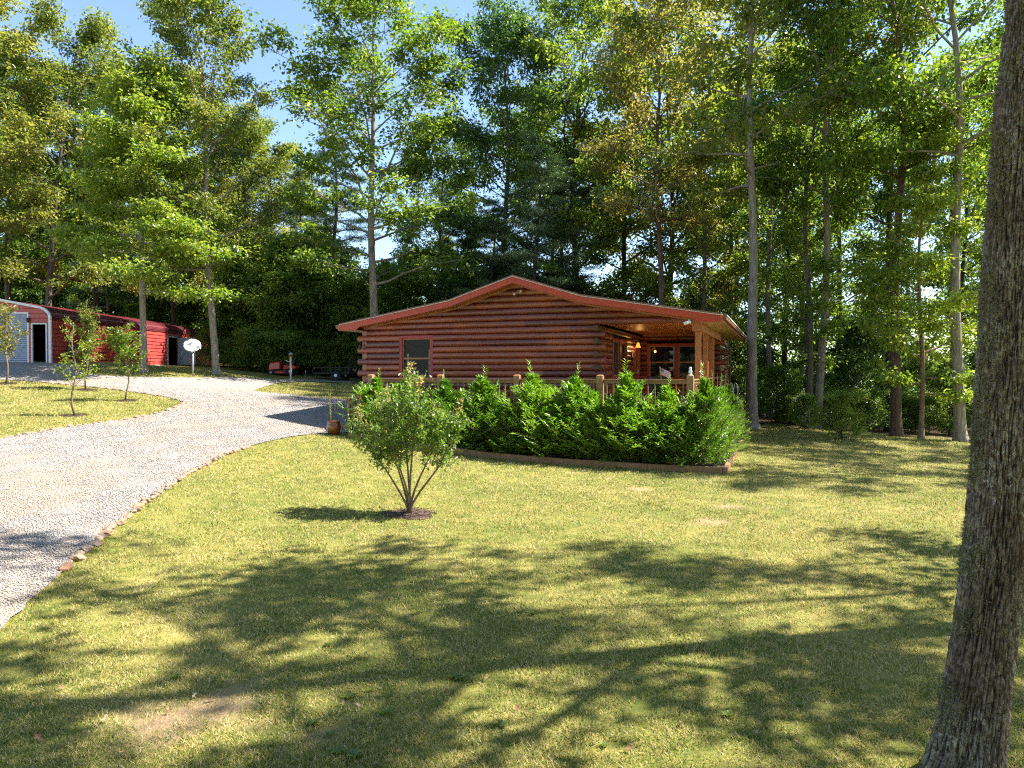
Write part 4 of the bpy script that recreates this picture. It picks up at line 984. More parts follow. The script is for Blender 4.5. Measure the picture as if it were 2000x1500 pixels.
# soil sheet
vs = []; fs = []; nxs = 30
for i in range(nxs+1):
    for j in range(5):
        x = -10.6+11.6*i/nxs; y = -1.15+1.3*j/4; wx, wy = h2w(x, y); vs.append((wx, wy, tz(wx, wy)+.05))
for i in range(nxs):
    for j in range(4): k = i*5+j; fs.append((k, k+5, k+6, k+1))
b = len(vs)
for i in range(26):
    for j in range(3):
        x = .1+.9*j/2; y = .2+10.8*i/25; wx, wy = h2w(x, y); vs.append((wx, wy, tz(wx, wy)+.05))
for i in range(25):
    for j in range(2): k = b+i*3+j; fs.append((k, k+3, k+4, k+1))
mb = MB(); mb.add(vs, fs); tag(mb.build('bed_soil', M['soil']), kind='structure')

def gen_hedge(seed, H, Rr, nb, lL, lW, per, mat, spiky=True, fine=False):
    rr = random.Random(seed); rg = np.random.default_rng(seed); mb = MB(); Pc = []; Dr = []; Nr = []; LL = []; RN = []
    def spray(p, d, L_, n, sc, up):
        """leaves in two ranks along a shoot"""
        q = Vector(p); dd = Vector(d).normalized(); pts = [q.copy()]; segs = 6
        for s_ in range(segs):
            dd = (dd+Vector((0, 0, up/segs))+Vector((rr.uniform(-.06, .06), rr.uniform(-.06, .06), 0))).normalized(); q = q+dd*L_/segs; pts.append(q.copy())
        mb.tube(pts, [.007*(1-.8*k/segs)+.001 for k in range(segs+1)], 4, False)
        sd_ = dd.cross(Vector((0, 0, 1))); sd_ = sd_.normalized() if sd_.length > .05 else Vector((rr.uniform(-1, 1), rr.uniform(-1, 1), 0)).normalized()
        tone = rr.random()*.4
        for k in range(n):
            f_ = (.12+.86*k/n)*segs; i = min(int(f_), segs-1); b = pts[i].lerp(pts[i+1], f_-i); ax = (pts[i+1]-pts[i]).normalized()
            s_ = 1 if k % 2 else -1
            dv = ax*rr.uniform(.6, .95)+sd_*s_*rr.uniform(.5, 1.0)+Vector((rr.uniform(-.2, .2), rr.uniform(-.2, .2), rr.uniform(-.25, .35)))
            Pc.append(tuple(b)); Dr.append(tuple(dv)); Nr.append((rr.uniform(-.3, .3), rr.uniform(-.3, .3), 1)); LL.append(sc*lL*rr.uniform(.7, 1.2)*(1-.35*abs(k/n-.45))); RN.append(min(1, tone+.6*rr.random()))
    # leader
    spray((0, 0, H*.66), (rr.uniform(-.1, .1), rr.uniform(-.1, .1), 1), H*.40, int(per*1.3), .75, .1)
    mb.tube([(0, 0, 0), (0.02, 0, H*.5), (0, 0, H*.75)], [.03, .02, .008], 6)
    for i in range(nb):
        u = (i+rr.random())/nb; z = H*(.02+.80*u**1.15); az = i*2.39996+rr.uniform(-.3, .3)
        Lm = Rr*max(.16, min(1, 1.45*(1-u)**.9))*rr.uniform(.55, 1.2)
        pit = .32+.75*u+rr.uniform(-.25, .25)
        d = Vector((math.cos(az)*math.cos(pit), math.sin(az)*math.cos(pit), math.sin(pit)))
        st = Vector((d.x*.15*Rr*(1-u), d.y*.15*Rr*(1-u), z))
        spray(st, d, Lm, per, 1, .35)
        for j in range(5 if fine else 2):
            f_ = rr.uniform(.15, .8); b = st+d*Lm*f_; a2 = az+rr.choice((-1, 1))*rr.uniform(.4, 1.1); p2 = pit+rr.uniform(-.4, .3)
            spray(b, (math.cos(a2)*math.cos(p2), math.sin(a2)*math.cos(p2), math.sin(p2)), Lm*rr.uniform(.3, .5), int(per*.6), .9, .3)
    n = len(Pc); V, F, rn = leaf_tris(np.array(Pc), np.array(Dr), np.array(Nr), np.array(LL), np.array(LL)*lW/lL, np.array(RN))
    return mb.mesh('stem', M['barks'], True), np_mesh('foliage', V, F, mat, rn)
HP = [gen_hedge(20+k, 2.45, 1.28, 115, .22, .045, 22, M['llaurel']) for k in range(4)]
hedge_labels = {0: 'laurel-like hedge plant rising highest at the far left beside the steps', 1: 'hedge plant behind the left part of the small flowering tree', 2: 'hedge plant behind the right part of the small flowering tree',
 3: 'hedge plant just right of the small flowering tree', 4: 'hedge plant with tall spike before the second rail post', 5: 'hedge plant with tall spike left of the middle rail post',
 6: 'hedge plant with leaning spike right of the rail post, before the porch window', 7: 'hedge plant before the small flag on the porch', 8: 'hedge plant at the front right corner of the bed'}
HF = [(9.5, 1.7, 'low hedge plant filling the gap beside the steps'), (8.2, 1.7, 'low hedge plant half hidden by the small tree trunk'), (6.9, 1.8, 'low hedge plant at the right edge of the small tree'), (5.35, 1.9, 'low hedge plant under the second rail post'), (3.9, 1.95, 'low hedge plant between the two tallest left spikes'), (2.55, 1.95, 'low hedge plant under the middle rail post'), (1.2, 1.95, 'low hedge plant below the porch door'), (.15, 1.9, 'low hedge plant beneath the corner rail post')]
HS = [(10.1, 2.1), (8.9, 2.2), (7.6, 2.3), (6.25, 2.55), (4.5, 2.78), (3.35, 2.72), (1.8, 2.85), (.62, 2.45), (-.35, 2.75)]
for k, (s_, h) in enumerate(HS):
    st, fo = HP[k % 4]; wx, wy = h2w(-s_, -.52)
    e = empty('hedge_plant', (wx, wy, tz(wx, wy)+.03), hedge_labels[k], 'hedge plant', 'hedge plants along the front of the deck', k*1.9)
    obj('stem', st, e); obj('foliage', fo, e); q = h/2.45; e.scale = (q, q*.9, q) if k < 8 else (.8, .75, q); e.rotation_euler = (.04*math.sin(k*2.7), .05*math.cos(k*1.9), k*1.9)
for k, (s_, h, lb) in enumerate(HF):
    st, fo = HP[(k+2) % 4]; wx, wy = h2w(-s_, -.78)
    e = empty('hedge_plant', (wx, wy, tz(wx, wy)+.03), lb, 'hedge plant', 'hedge plants along the front of the deck', k*2.3+1)
    obj('stem', st, e); obj('foliage', fo, e); q = h/2.45; e.scale = (q*1.1, q*.8, q)
CPz = [gen_hedge(40+k, 2.3, .78, 90, .085, .013, 30, M['lconif'], fine=True) for k in range(2)]
for k in range(7):
    st, fo = CPz[k % 2]; wx, wy = h2w(.62, .35+k*1.15)
    e = empty('conifer_bush', (wx, wy, tz(wx, wy)+.03), 'bright feathery evergreen, '+['front', 'second', 'third', 'fourth', 'fifth', 'sixth', 'rearmost'][k]+' in the hedge down the right side of the deck', 'evergreen bush', 'feathery evergreens down the right side of the deck', k*2.3)
    obj('stem', st, e); obj('foliage', fo, e); e.scale = (1.05, 1.05, 1.08 if k else 1.12)
# strappy lilies at the bed edge
def strap(mb, x, y, z, az, L, h, w_):
    pts = []
    for k in range(8):
        u = k/7; pts.append((x+math.cos(az)*L*u, y+math.sin(az)*L*u, z+h*math.sin(min(1, u*1.05)*PI*.80)+.02))
    sx, sy = -math.sin(az)*w_/2, math.cos(az)*w_/2; vs = []
    for k, p in enumerate(pts):
        q = 1-(k/7)**3; vs += [(p[0]-sx*q, p[1]-sy*q, p[2]), (p[0], p[1], p[2]-.004), (p[0]+sx*q, p[1]+sy*q, p[2])]
    mb.add(vs, [(3*k+j, 3*k+j+1, 3*k+j+4, 3*k+j+3) for k in range(7) for j in range(2)])
rl = random.Random(31)
for k, (x, nl, L) in enumerate([(-3.05, 10, .5), (-4.9, 8, .45), (-2.05, 12, .6), (-6.7, 8, .4), (.75, 7, .6)]):
    wx, wy = h2w(x, -1.02 if x < 0 else -.7)
    mb = MB()
    for j in range(nl):
        mb.cr = rl.random(); strap(mb, 0, 0, 0, HA-PI/2+rl.uniform(-1.5, 1.5) if x < 0 else rl.uniform(-1, 1), L*rl.uniform(.6, 1.1), .28*rl.uniform(.6, 1.2), .022)
    o = mb.build('strap_leaved_plant', M['llaurel']); o.location = (wx, wy, tz(wx, wy)+.05)
    tag(o, ['clump of arching strap leaves in the middle of the bed edge', 'small strappy clump left of the middle of the bed edge', 'largest strappy clump drooping over the timber edge', 'small strappy clump nearest the flowering tree', 'arching strap leaves at the front right bed corner'][k], 'plant')

# ---------------------------------------------------------------- small multi-stem tree on the lawn
def mulch_ring(x, y, r, label):
    vs = [(0, 0, .03)]; n = 36; rl = random.Random(int(x*100))
    for ring in (.5, 1.0):
        for k in range(n):
            th = 2*PI*k/n; q = r*ring*(1+(.12*math.sin(3*th+x)+rl.uniform(-.06, .06))*ring)
            vs.append((q*math.cos(th), q*math.sin(th)*.95, (.03 if ring < 1 else .012)+tz(x+q*math.cos(th), y+q*math.sin(th))-tz(x, y)))
    fs = [(0, 1+k, 1+(k+1) % n) for k in range(n)]+[(1+k, 1+n+k, 1+n+(k+1) % n, 1+(k+1) % n) for k in range(n)]
    # chips
    mb = MB(); mb.add(vs, fs)
    for k in range(int(900*r*r*4)):
        th = rl.uniform(0, 6.28); q = r*rl.random()**.5*1.12; L = rl.uniform(.012, .04); a = rl.uniform(0, PI); cx, cyy = q*math.cos(th), q*math.sin(th)*.95
        z = .03+tz_fast(x, y, cx, cyy); mb.cr = rl.random()
        dx, dy = math.cos(a)*L, math.sin(a)*L; mb.add([(cx-dx, cyy-dy, z), (cx+dy*.3, cyy-dx*.3, z+.012), (cx+dx, cyy+dy, z+rl.uniform(0, .015))], [(0, 1, 2)])
    o = mb.build('mulch_ring', M['mulch'], recalc=False); o.location = (x, y, tz(x, y)); tag(o, label, 'mulch')
def tz_fast(x, y, dx, dy):
    g = _grad.setdefault((round(x, 2), round(y, 2)), (tz(x+.3, y)-tz(x, y), tz(x, y+.3)-tz(x, y))); return g[0]*dx/.3+g[1]*dy/.3
_grad = {}
def myrtle():
    x0, y0 = MY; e = empty('crape_myrtle', (x0, y0, tz(x0, y0)), 'small multi-stemmed vase-shaped tree with glossy leaves on the front lawn', 'small tree')
    rr = random.Random(12); rg = np.random.default_rng(12); mb = MB(); cl = []
    stems = [(-.84, .0, .55), (-.36, -.2, .30), (-.08, .25, .1), (.16, -.2, .14), (.50, .2, .35), (.86, -.05, .55), (-.55, .3, .5)]
    for i, (tx, ty, b) in enumerate(stems):
        H = rr.uniform(2.3, 2.75)*(1-.40*abs(tx)); az = 0; pts = []
        for k in range(9):
            u = k/8; bow = u**1.15*(1+.22*math.sin(u*PI)+.06*math.sin(9*u+i*2))
            pts.append(Vector((tx*bow*1.05+.03*math.sin(5*u+i), ty*bow*1.1+.02*math.sin(4*u+i*2), H*u)))
        mb.tube(pts, [.022*(1-.8*k/8)+.003 for k in range(9)], 6)
        for j in range(33):
            u = rr.uniform(.44, 1.0); k = min(int(u*8), 7); b0 = pts[k].lerp(pts[k+1], u*8-k); a = rr.uniform(0, 6.28); L = rr.uniform(.3, .72)*(1.3-.7*u); p = rr.uniform(.1, 1.1)
            e1 = b0+Vector((math.cos(a)*math.cos(p), math.sin(a)*math.cos(p), math.sin(p)))*L
            mb.tube([b0, b0.lerp(e1, .5)+Vector((0, 0, .02)), e1], [.006, .004, .002], 4, False)
            n = int(14+46*L)
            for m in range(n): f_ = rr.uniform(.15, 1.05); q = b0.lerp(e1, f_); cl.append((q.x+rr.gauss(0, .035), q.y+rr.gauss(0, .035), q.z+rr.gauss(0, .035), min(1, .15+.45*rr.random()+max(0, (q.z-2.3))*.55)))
        tip = pts[-1]; top = Vector((tip.x+rr.uniform(-.1, .1), tip.y, tip.z+rr.uniform(.25, .5)))
        mb.tube([tip, top], [.006, .002], 4, False)
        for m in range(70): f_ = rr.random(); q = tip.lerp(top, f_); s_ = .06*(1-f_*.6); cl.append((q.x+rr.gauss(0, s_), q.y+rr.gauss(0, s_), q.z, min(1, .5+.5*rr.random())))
    q = np.array(cl); n = len(q)
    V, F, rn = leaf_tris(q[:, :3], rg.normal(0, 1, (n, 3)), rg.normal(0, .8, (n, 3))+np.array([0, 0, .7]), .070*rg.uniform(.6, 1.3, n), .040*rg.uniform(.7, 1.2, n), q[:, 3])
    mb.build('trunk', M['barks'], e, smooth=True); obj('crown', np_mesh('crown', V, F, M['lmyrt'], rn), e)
    mulch_ring(x0, y0, .46, 'dark bark mulch ring at the foot of the small lawn tree')
    return e
myrtle()

# ---------------------------------------------------------------- saplings on the island
def sapling(px, py, Yg, H, CRr, mat, label, seed, sparse=False, ml='dark mulch spot at the foot of a sapling'):
    x, y = G(px, py, Yg-6, Yg+8); rr = random.Random(seed); rg = np.random.default_rng(seed)
    e = empty('sapling', (x, y, tz(x, y)), label, 'sapling', 'saplings on the lawn island'); mb = MB(); cl = []
    pts = [Vector((.06*math.sin(k*1.3+seed), .05*math.sin(k+seed), H*k/8)) for k in range(9)]
    mb.tube(pts, [.035*(1-.85*k/8)+.004 for k in range(9)], 6)
    for j in range(30 if not sparse else 20):
        u = rr.uniform(.28, .95); k = min(int(u*8), 7); b0 = pts[k].lerp(pts[k+1], u*8-k); a = rr.uniform(0, 6.28)
        L = CRr*rr.uniform(.5, 1.15)*(math.sin(PI*min(1, .15+u*.85))**.6); p = rr.uniform(.5, 1.15)
        e1 = b0+Vector((math.cos(a)*math.cos(p), math.sin(a)*math.cos(p), math.sin(p)))*L
        mb.tube([b0, b0.lerp(e1, .5)+Vector((math.cos(a)*.05, math.sin(a)*.05, 0)), e1], [.012, .007, .003], 4, False)
        for m in range(int(L*(34 if sparse else 80))): f_ = rr.uniform(.25 if not sparse else .5, 1.05); q = b0.lerp(e1, f_); cl.append((q.x+rr.gauss(0, .07), q.y+rr.gauss(0, .07), q.z+rr.gauss(0, .06)))
    q = np.array(cl); n = len(q)
    V, F, rn = leaf_tris(q, rg.normal(0, 1, (n, 3)), rg.normal(0, .8, (n, 3))+np.array([0, 0, .7]), .12*rg.uniform(.6, 1.3, n), .06*rg.uniform(.6, 1.2, n), rg.random(n))
    mb.build('trunk', M['barks'], e, smooth=True); obj('crown', np_mesh('crown', V, F, M[mat], rn), e)
    mulch_ring(x, y, .38, ml)
sapling(145, 812, 24, 3.05, .75, 'lyell', 'thin bare-stemmed sapling nearest the gravel on the lawn island', 3, True, 'mulch spot under the front bare-stemmed sapling')
sapling(170, 762, 31, 3.9, 1.0, 'lolive', 'bushy upright sapling before the red garage siding', 4, False, 'mulch spot under the bushy upright sapling')
sapling(248, 783, 28, 3.0, .95, 'lyell', 'green sapling with a side branch on the right of the lawn island', 5, False, 'mulch spot under the rightmost sapling')
sapling(12, 750, 31, 3.4, 1.1, 'lbrown', 'yellow-brown leaved sapling before the roll-up garage door', 6, False, 'mulch spot under the yellow-brown sapling')

# ---------------------------------------------------------------- edging stones, fallen leaves, weeds
def stone_proto(seed):
    bm = bmesh.new(); bmesh.ops.create_icosphere(bm, subdivisions=2, radius=1)
    for v in bm.verts:
        n_ = mnoise.noise(v.co*1.3+Vector((seed*7.1, 0, 0))); v.co *= 1+.35*n_; v.co.x *= 1.25; v.co.z *= .6
    me = bpy.data.meshes.new('stone'); bm.to_mesh(me); bm.free(); me.materials.append(M['stone']); return me
SP = [stone_proto(k) for k in range(5)]; rl = random.Random(21)
def stones_along(pts, n, group, label, s0, s1, side=0):
    cum = [0]
    for a, b in zip(pts[:-1], pts[1:]): cum.append(cum[-1]+math.dist(a, b))
    for k in range(n):
        d = cum[-1]*(k+rl.uniform(-.3, .3)+.5)/n; i = max(0, min(np.searchsorted(cum, d)-1, len(pts)-2)); f_ = (d-cum[i])/max(1e-6, cum[i+1]-cum[i])
        x = pts[i][0]+(pts[i+1][0]-pts[i][0])*f_+rl.uniform(-.04, .04); y = pts[i][1]+(pts[i+1][1]-pts[i][1])*f_+rl.uniform(-.04, .04)
        o = obj('edging_stone', rl.choice(SP)); s_ = rl.uniform(s0, s1); o.scale = (s_*rl.uniform(.8, 1.3), s_*rl.uniform(.7, 1.1), s_); a = math.atan2(pts[i+1][1]-pts[i][1], pts[i+1][0]-pts[i][0])
        o.rotation_euler = (rl.uniform(-.2, .2), rl.uniform(-.2, .2), a+rl.uniform(-.4, .4)); o.location = (x, y, tz(x, y)+s_*.33); tag(o, label, 'stone', group)
ne = [p for p in near_edge if p[1] > 9.4 and p[1] < 20.5]
stones_along(ne, 58, 'stones between the drive and the front lawn', 'rough tan stone edging the drive beside the front lawn', .05, .095)
stones_along([p for p in isl_bot if p[0] > -15.5], 34, 'stones round the near side of the lawn island', 'rough stone edging the near side of the lawn island', .06, .11)
stones_along([p for p in isl_top if p[0] > -20.5], 22, 'stones round the far side of the lawn island', 'small dark stone edging the far side of the lawn island', .05, .09)
def leafmesh(seed):
    rl = random.Random(seed); mb = MB(); pts = [(-.5, 0, .02), (-.2, .18, .05), (-.05, .1, .01), (.15, .28, .09), (.2, .1, .02), (.5, .05, .10), (.25, -.1, .02), (.1, -.25, .08), (-.05, -.1, .0), (-.25, -.17, .05)]
    mb.add([(x, y, z+rl.uniform(-.02, .02)) for x, y, z in pts]+[(0, 0, 0)], [(i, (i+1) % 10, 10) for i in range(10)]); return mb.mesh('fallen_leaf', M['deadleaf'])
t = NT('dead_leaf'); t.pr(t.ramp(t.objrnd(), [(0, (.22, .10, .05)), (.6, (.42, .24, .14)), (1, (.5, .34, .22))]), .7, .3); M['deadleaf'] = t.m
LM = [leafmesh(k) for k in range(3)]
spots = [(430, 1287), (380, 1365), (412, 1372), (330, 1396), (505, 1402), (238, 1478), (380, 1480), (780, 1475), (205, 1412), (700, 1385), (268, 1160), (640, 1340), (1120, 1420), (1290, 1350), (1480, 1440), (1600, 1300), (1330, 1240), (950, 1330), (1705, 1400), (880, 1250), (165, 1440), (1060, 1290), (1200, 1180), (860, 1420), (560, 1310), (120, 1350), (1500, 1250), (1650, 1220), (1380, 1330), (1230, 1470), (1560, 1460), (1010, 1390), (470, 1220), (75, 1450), (1740, 1290), (1330, 1420)]
for k, (px, py) in enumerate(spots):
    x, y = G(px, py); o = obj('fallen_leaf', LM[k % 3]); s_ = rl.uniform(.055, .095); o.scale = (s_, s_, s_); o.location = (x, y, tz(x, y)+.035); o.rotation_euler = (rl.uniform(-.5, .5), rl.uniform(-.5, .5), rl.uniform(0, 6)); tag(o, 'dry brown oak leaf lying on the shaded front lawn', 'leaf', 'fallen leaves on the lawn')
def weedmesh(seed):
    rg = np.random.default_rng(seed); n = 9; a = np.linspace(0, 6.28, n, False)+rg.uniform(-.3, .3, n)
    D_ = np.stack([np.cos(a), np.sin(a), .35+0*a], -1); V, F, rn = leaf_tris(np.zeros((n, 3)), D_, np.tile([0, 0, 1.], (n, 1)), rg.uniform(.07, .13, n), .045, rg.random(n)); return np_mesh('weed', V, F, M['weed'], rn)
M['weed'] = leaf_mat('weed_leaf', [(.06, .10, .012), (.12, .17, .02), (.19, .25, .035)], .3); WM = [weedmesh(k) for k in range(3)]
for k, (px, py) in enumerate([(886, 1325), (895, 1328), (645, 1438), (612, 1415), (660, 1472), (690, 1480), (755, 1395), (680, 1365), (725, 1350), (1180, 1460), (1420, 1400), (1250, 1330), (980, 1420), (640, 1262), (1040, 1200), (345, 1325), (1560, 1380)]):
    x, y = G(px, py); o = obj('weed', WM[k % 3]); s_ = rl.uniform(.4, .8); o.scale = (s_,)*3; o.location = (x, y, tz(x, y)+.015); o.rotation_euler = (0, 0, k*1.7); tag(o, 'small broad-leaved weed in the shaded front lawn', 'weed', 'weeds in the lawn')

# ---------------------------------------------------------------- garage
GX, GY, GZ, GW, GL = -24.45, 38.0, 3.17, 7.3, 20.2
ga = empty('garage', (GX-GW/2, GY, GZ), 'long red ribbed-metal garage with rounded roof edge and white trim', 'garage')
hw = GW/2
prof = [(hw, 0)]
def gprof():
    p = []; zt = 2.32; rib = .23; z = 0
    while z < zt-.01:
        p += [(hw, z), (hw, min(z+rib-.05, zt)), (hw-.055, min(z+rib-.048, zt)), (hw-.055, min(z+rib-.004, zt))]; z += rib
    return p
pw = gprof(); pr_ = [(hw-.75*(1-math.cos(a)), 2.32+.62*math.sin(a)) for a in [R(q) for q in range(0, 76, 8)]]
xe, ze = pr_[-1]; top = [(xe+(0-xe)*k/8, ze+(3.5-ze)*k/8) for k in range(1, 9)]
def sheet(prof_, y0, y1, th=.03, mir=1):
    mb = MB(); n = len(prof_); vs = [(mir*x, y, z) for y in (y0, y1) for x, z in prof_]+[(mir*(x-th), y, z-(0 if z < 2.3 else th)) for y in (y0, y1) for x, z in prof_]
    fs = [(i, i+1, n+i+1, n+i) for i in range(n-1)]+[(2*n+i, 3*n+i, 3*n+i+1, 2*n+i+1) for i in range(n-1)]
    for e_ in (0, n): fs += [(e_+i, 2*n+e_+i, 2*n+e_+i+1, e_+i+1) for i in range(n-1)]
    return mb.add(vs, fs)
OY0, OY1 = 12.95, 14.4
mb = sheet(pw, 0, OY0); mb2 = sheet(pw, OY1, GL); mb.add(mb2.v, mb2.f)
mb3 = sheet([q for q in pw if q[1] > 2.0], OY0, OY1); mb.add(mb3.v, mb3.f); mb.build('side_wall', M['garage'], ga)
sheet(pw, 0, GL, mir=-1).build('side_wall', M['garage'], ga)
mb = sheet(pr_+top, -.04, GL+.04); mb4 = sheet(pr_+top, -.04, GL+.04, mir=-1); mb.add(mb4.v, mb4.f)
mb.build('roof', M['garroof_shaded'], ga)
ribs = MB()
for k in range(14):
    u = k/13; i = min(int(u*(len(pr_+top)-1)), len(pr_+top)-2); x, z = (pr_+top)[i]
    ribs.box(x-.02, x+.02, -.03, GL+.03, z+.002, z+.02)
ribs.build('roof_rib', M['garroof_shaded'], ga)
# front wall with openings
def outline(x): 
    P_ = sorted(pr_+top+[(hw, 2.32)]); return float(np.interp(abs(x), [p[0] for p in P_], [p[1] for p in P_]))
fw = MB(); z = 0; rib = .26
ops = [(hw-.95, hw-.2, 0, 2.06), (-1.6, hw-1.2, 0, 2.6)]
while z < 3.45:
    z1 = min(z+rib, 3.5); segs = [(-hw+.01, hw-.01)]
    zm = (z+z1)/2
    for o0, o1, oz0, oz1 in ops:
        if zm < oz1: segs = [q for s0, s1 in segs for q in (((s0, o0), (o1, s1)) if o0 > s0 and o1 < s1 else ((s0, s1),))]
    for s0, s1 in segs:
        n = max(1, int((s1-s0)/.2)); 
        for k in range(n):
            a, b = s0+(s1-s0)*k/n, s0+(s1-s0)*(k+1)/n
            ta, tb = min(z1, outline(a)-.02), min(z1, outline(b)-.02)
            if ta <= z and tb <= z: continue
            ta = max(ta, z+.001); tb = max(tb, z+.001)
            fw.add([(a, 0, z), (b, 0, z), (b, -.025, z+.04*(1 if tb-z > .05 else .01)), (a, -.025, z+.04*(1 if ta-z > .05 else .01)), (b, -.025, tb), (a, -.025, ta)], [(0, 1, 2, 3), (3, 2, 4, 5)])
    z = z1
fw.build('front_wall', M['garage'], ga)
mb = MB(); tp = [(hw+.02, 0), (hw+.02, 2.32)]+[(x+.02, z+.02) for x, z in pr_+top]; tp2 = tp+[(-x, z) for x, z in reversed(tp[:-1])]
for a, b in zip(tp2[:-1], tp2[1:]): mb.beam((a[0], -.04, a[1]), (b[0], -.04, b[1]), .12, .12, (0, 1, 0))
mb.build('edge_trim', M['white'], ga)
mb = MB(); mb.box(hw-.03, hw+.03, GL-.03, GL+.05, 0, 2.3); mb.build('edge_trim', M['grey'], ga)
mb = MB(); o0, o1 = ops[0][:2]
mb.box(o0-.04, o0+.02, -.05, .03, 0, 2.1); mb.box(o1-.02, o1+.04, -.05, .03, 0, 2.1); mb.box(o0+.02, o1-.02, -.052, .03, 2.04, 2.1); mb.build('door_frame', M['white'], ga)
mb = MB(); n = 26
for k in range(n):
    z = 2.6*k/n; mb.add([(-1.6, -.0, z), (hw-1.2, 0, z), (hw-1.2, -.02, z+.05), (-1.6, -.02, z+.05), (hw-1.2, 0, z+.1), (-1.6, 0, z+.1)], [(0, 1, 2, 3), (3, 2, 4, 5)])
mb.build('roll_up_door', M['grey'], ga)
mb = MB(); mb.box(hw-1.2, hw-1.12, -.045, .01, 0, 2.66); mb.box(-1.68, hw-1.12, -.047, .01, 2.6, 2.68); mb.build('door_frame', M['white'], ga)
mb = MB(); mb.box(-hw+.1, hw-.1, .1, GL-.1, -.3, .0); mb.build('floor_slab', M['concrete'], ga)
mb = MB(); mb.box(hw-.09, hw+.05, -.02, GL, -.5, .0); mb.build('foundation', M['concrete'], ga)
mb = MB(); mb.box(-hw+.1, hw-.2, GL-.06, GL-.02, 0, 2.8); mb.build('rear_wall', M['garage'], ga)
mb = MB(); mb.box(hw-.03, hw+.04, OY0-.05, OY0+.02, 0, 2.05); mb.box(hw-.03, hw+.04, OY0+.02, OY1, 2.0, 2.06); mb.build('door_frame', M['white'], ga)
mb = MB(); mb.box(hw+.03, hw+1.33, OY1+.0, OY1+.045, .04, 2.0); dd = mb.build('side_door', M['doorw'], ga, bevel=.006)
mb = MB(); mb.lathe([(.02, -.06), (.035, -.05), (.035, -.02), (.015, 0)], (hw+1.23, OY1, 1.0), 10, 'y'); mb.build('handle', M['grey'], dd)
mb = MB(); mb.box(hw+.1, hw+.6, OY0+.2, OY1-.2, -.35, -.12); mb.build('door_step', M['concrete'], ga)
gl = empty('wall_lantern', (GX-.98-.12, GY-.12, GZ+2.25), 'dark wall lantern between the roll-up door and the front door of the garage', 'lantern')
mb = MB(); mb.lathe([(.01, .14), (.09, .08), (.07, .06), (.06, -.10), (.02, -.13)], n=6); mb.build('lantern_body', M['black'], gl); mb = MB(); mb.box(-.03, .03, .03, .09, -.03, .12); mb.build('bracket', M['black'], gl)
hr = empty('hose_reel', (GX+.10, GY+1.6, GZ+.7), 'green coiled garden hose hung on the red garage side wall', 'hose')
mb = MB(); mb.tube([(.08+.03*math.sin(k*.9), .30*math.cos(k*2*PI/24)*(1-.002*k), .38*math.sin(k*2*PI/24)) for k in range(97)], .03, 6); mb.build('hose', M['hosegreen'], hr, smooth=True)
mb = MB(); mb.box(-.03, .12, -.06, .06, .1, .3); mb.build('hanger', M['black'], hr)
# tractor-red thing and bench inside garage side opening
mb = MB()
e = empty('workbench', (GX-1.3, GY+13.6, GZ), 'red workbench just inside the open side door of the garage', 'workbench')
mb.box(-.5, .5, -.4, .6, .85, .95); mb.build('bench_top', M['mowred'], e); mb = MB(); mb.box(-.45, .45, -.3, .5, 0, .85); mb.build('cabinet', M['black'], e)

# ---------------------------------------------------------------- satellite dish
x, y = G(377, 736, 34, 42); sdh = empty('satellite_dish', (x, y, tz(x, y)), 'white satellite dish on a grey pole at the edge of the gravel', 'satellite dish')
mb = MB(); mb.tube([(0, 0, -.1), (0, 0, 1.35)], .042, 10); mb.build('pole', M['grey'], sdh, smooth=True)
rotd = Matrix.Rotation(R(20), 4, 'Z') @ Matrix.Rotation(R(60), 4, 'X')
mb = MB(); vs = []; fs = []; n = 28
for r_ in range(7):
    for k in range(n): th = 2*PI*k/n; q = r_/6; vs.append(rotd @ Vector((.42*q*math.cos(th), .38*q*math.sin(th), .09*q*q)))
for r_ in range(6):
    for k in range(n): fs.append((r_*n+k, r_*n+(k+1) % n, (r_+1)*n+(k+1) % n, (r_+1)*n+k))
mb.add([v+Vector((0, -.06, 1.62)) for v in vs], fs); ds = mb.build('dish', M['white'], sdh, smooth=True); md = ds.modifiers.new('s', 'SOLIDIFY'); md.thickness = .02
mb = MB(); mb.tube([(0, 0, 1.30), (.05, -.12, 1.33), (.42, -.35, 1.52)], .018, 6); mb.build('arm', M['grey'], sdh)
mb = MB(); mb.box(.36, .56, -.42, -.30, 1.46, 1.62); mb.build('receiver', M['white'], sdh, bevel=.01)
mb = MB(); mb.box(-.07, .07, -.06, .06, 1.28, 1.5); mb.build('bracket', M['grey'], sdh)
# lamp post
x, y = G(568, 744, 38, 48); lp = empty('lamp_post', (x, y, tz(x, y)), 'wooden garden post with a small lantern and side arm by the mower', 'lamp post')
mb = MB(); mb.box(-.045, .045, -.045, .045, -.1, 1.38); mb.build('post', M['drip'], lp)
mb = MB(); mb.lathe([(.05, 1.38), (.10, 1.40), (.11, 1.56), (.105, 1.57)], n=8); mb.build('lantern', M['gutter'], lp); mb = MB(); mb.lathe([(.16, 1.572), (.14, 1.60), (.02, 1.70)], n=8); mb.build('lantern_roof', M['grey'], lp)
mb = MB(); mb.tube([(0, -.05, 1.18), (-.10, -.06, 1.14), (-.27, -.06, 1.22)], .018, 6); mb.build('arm', M['white'], lp)
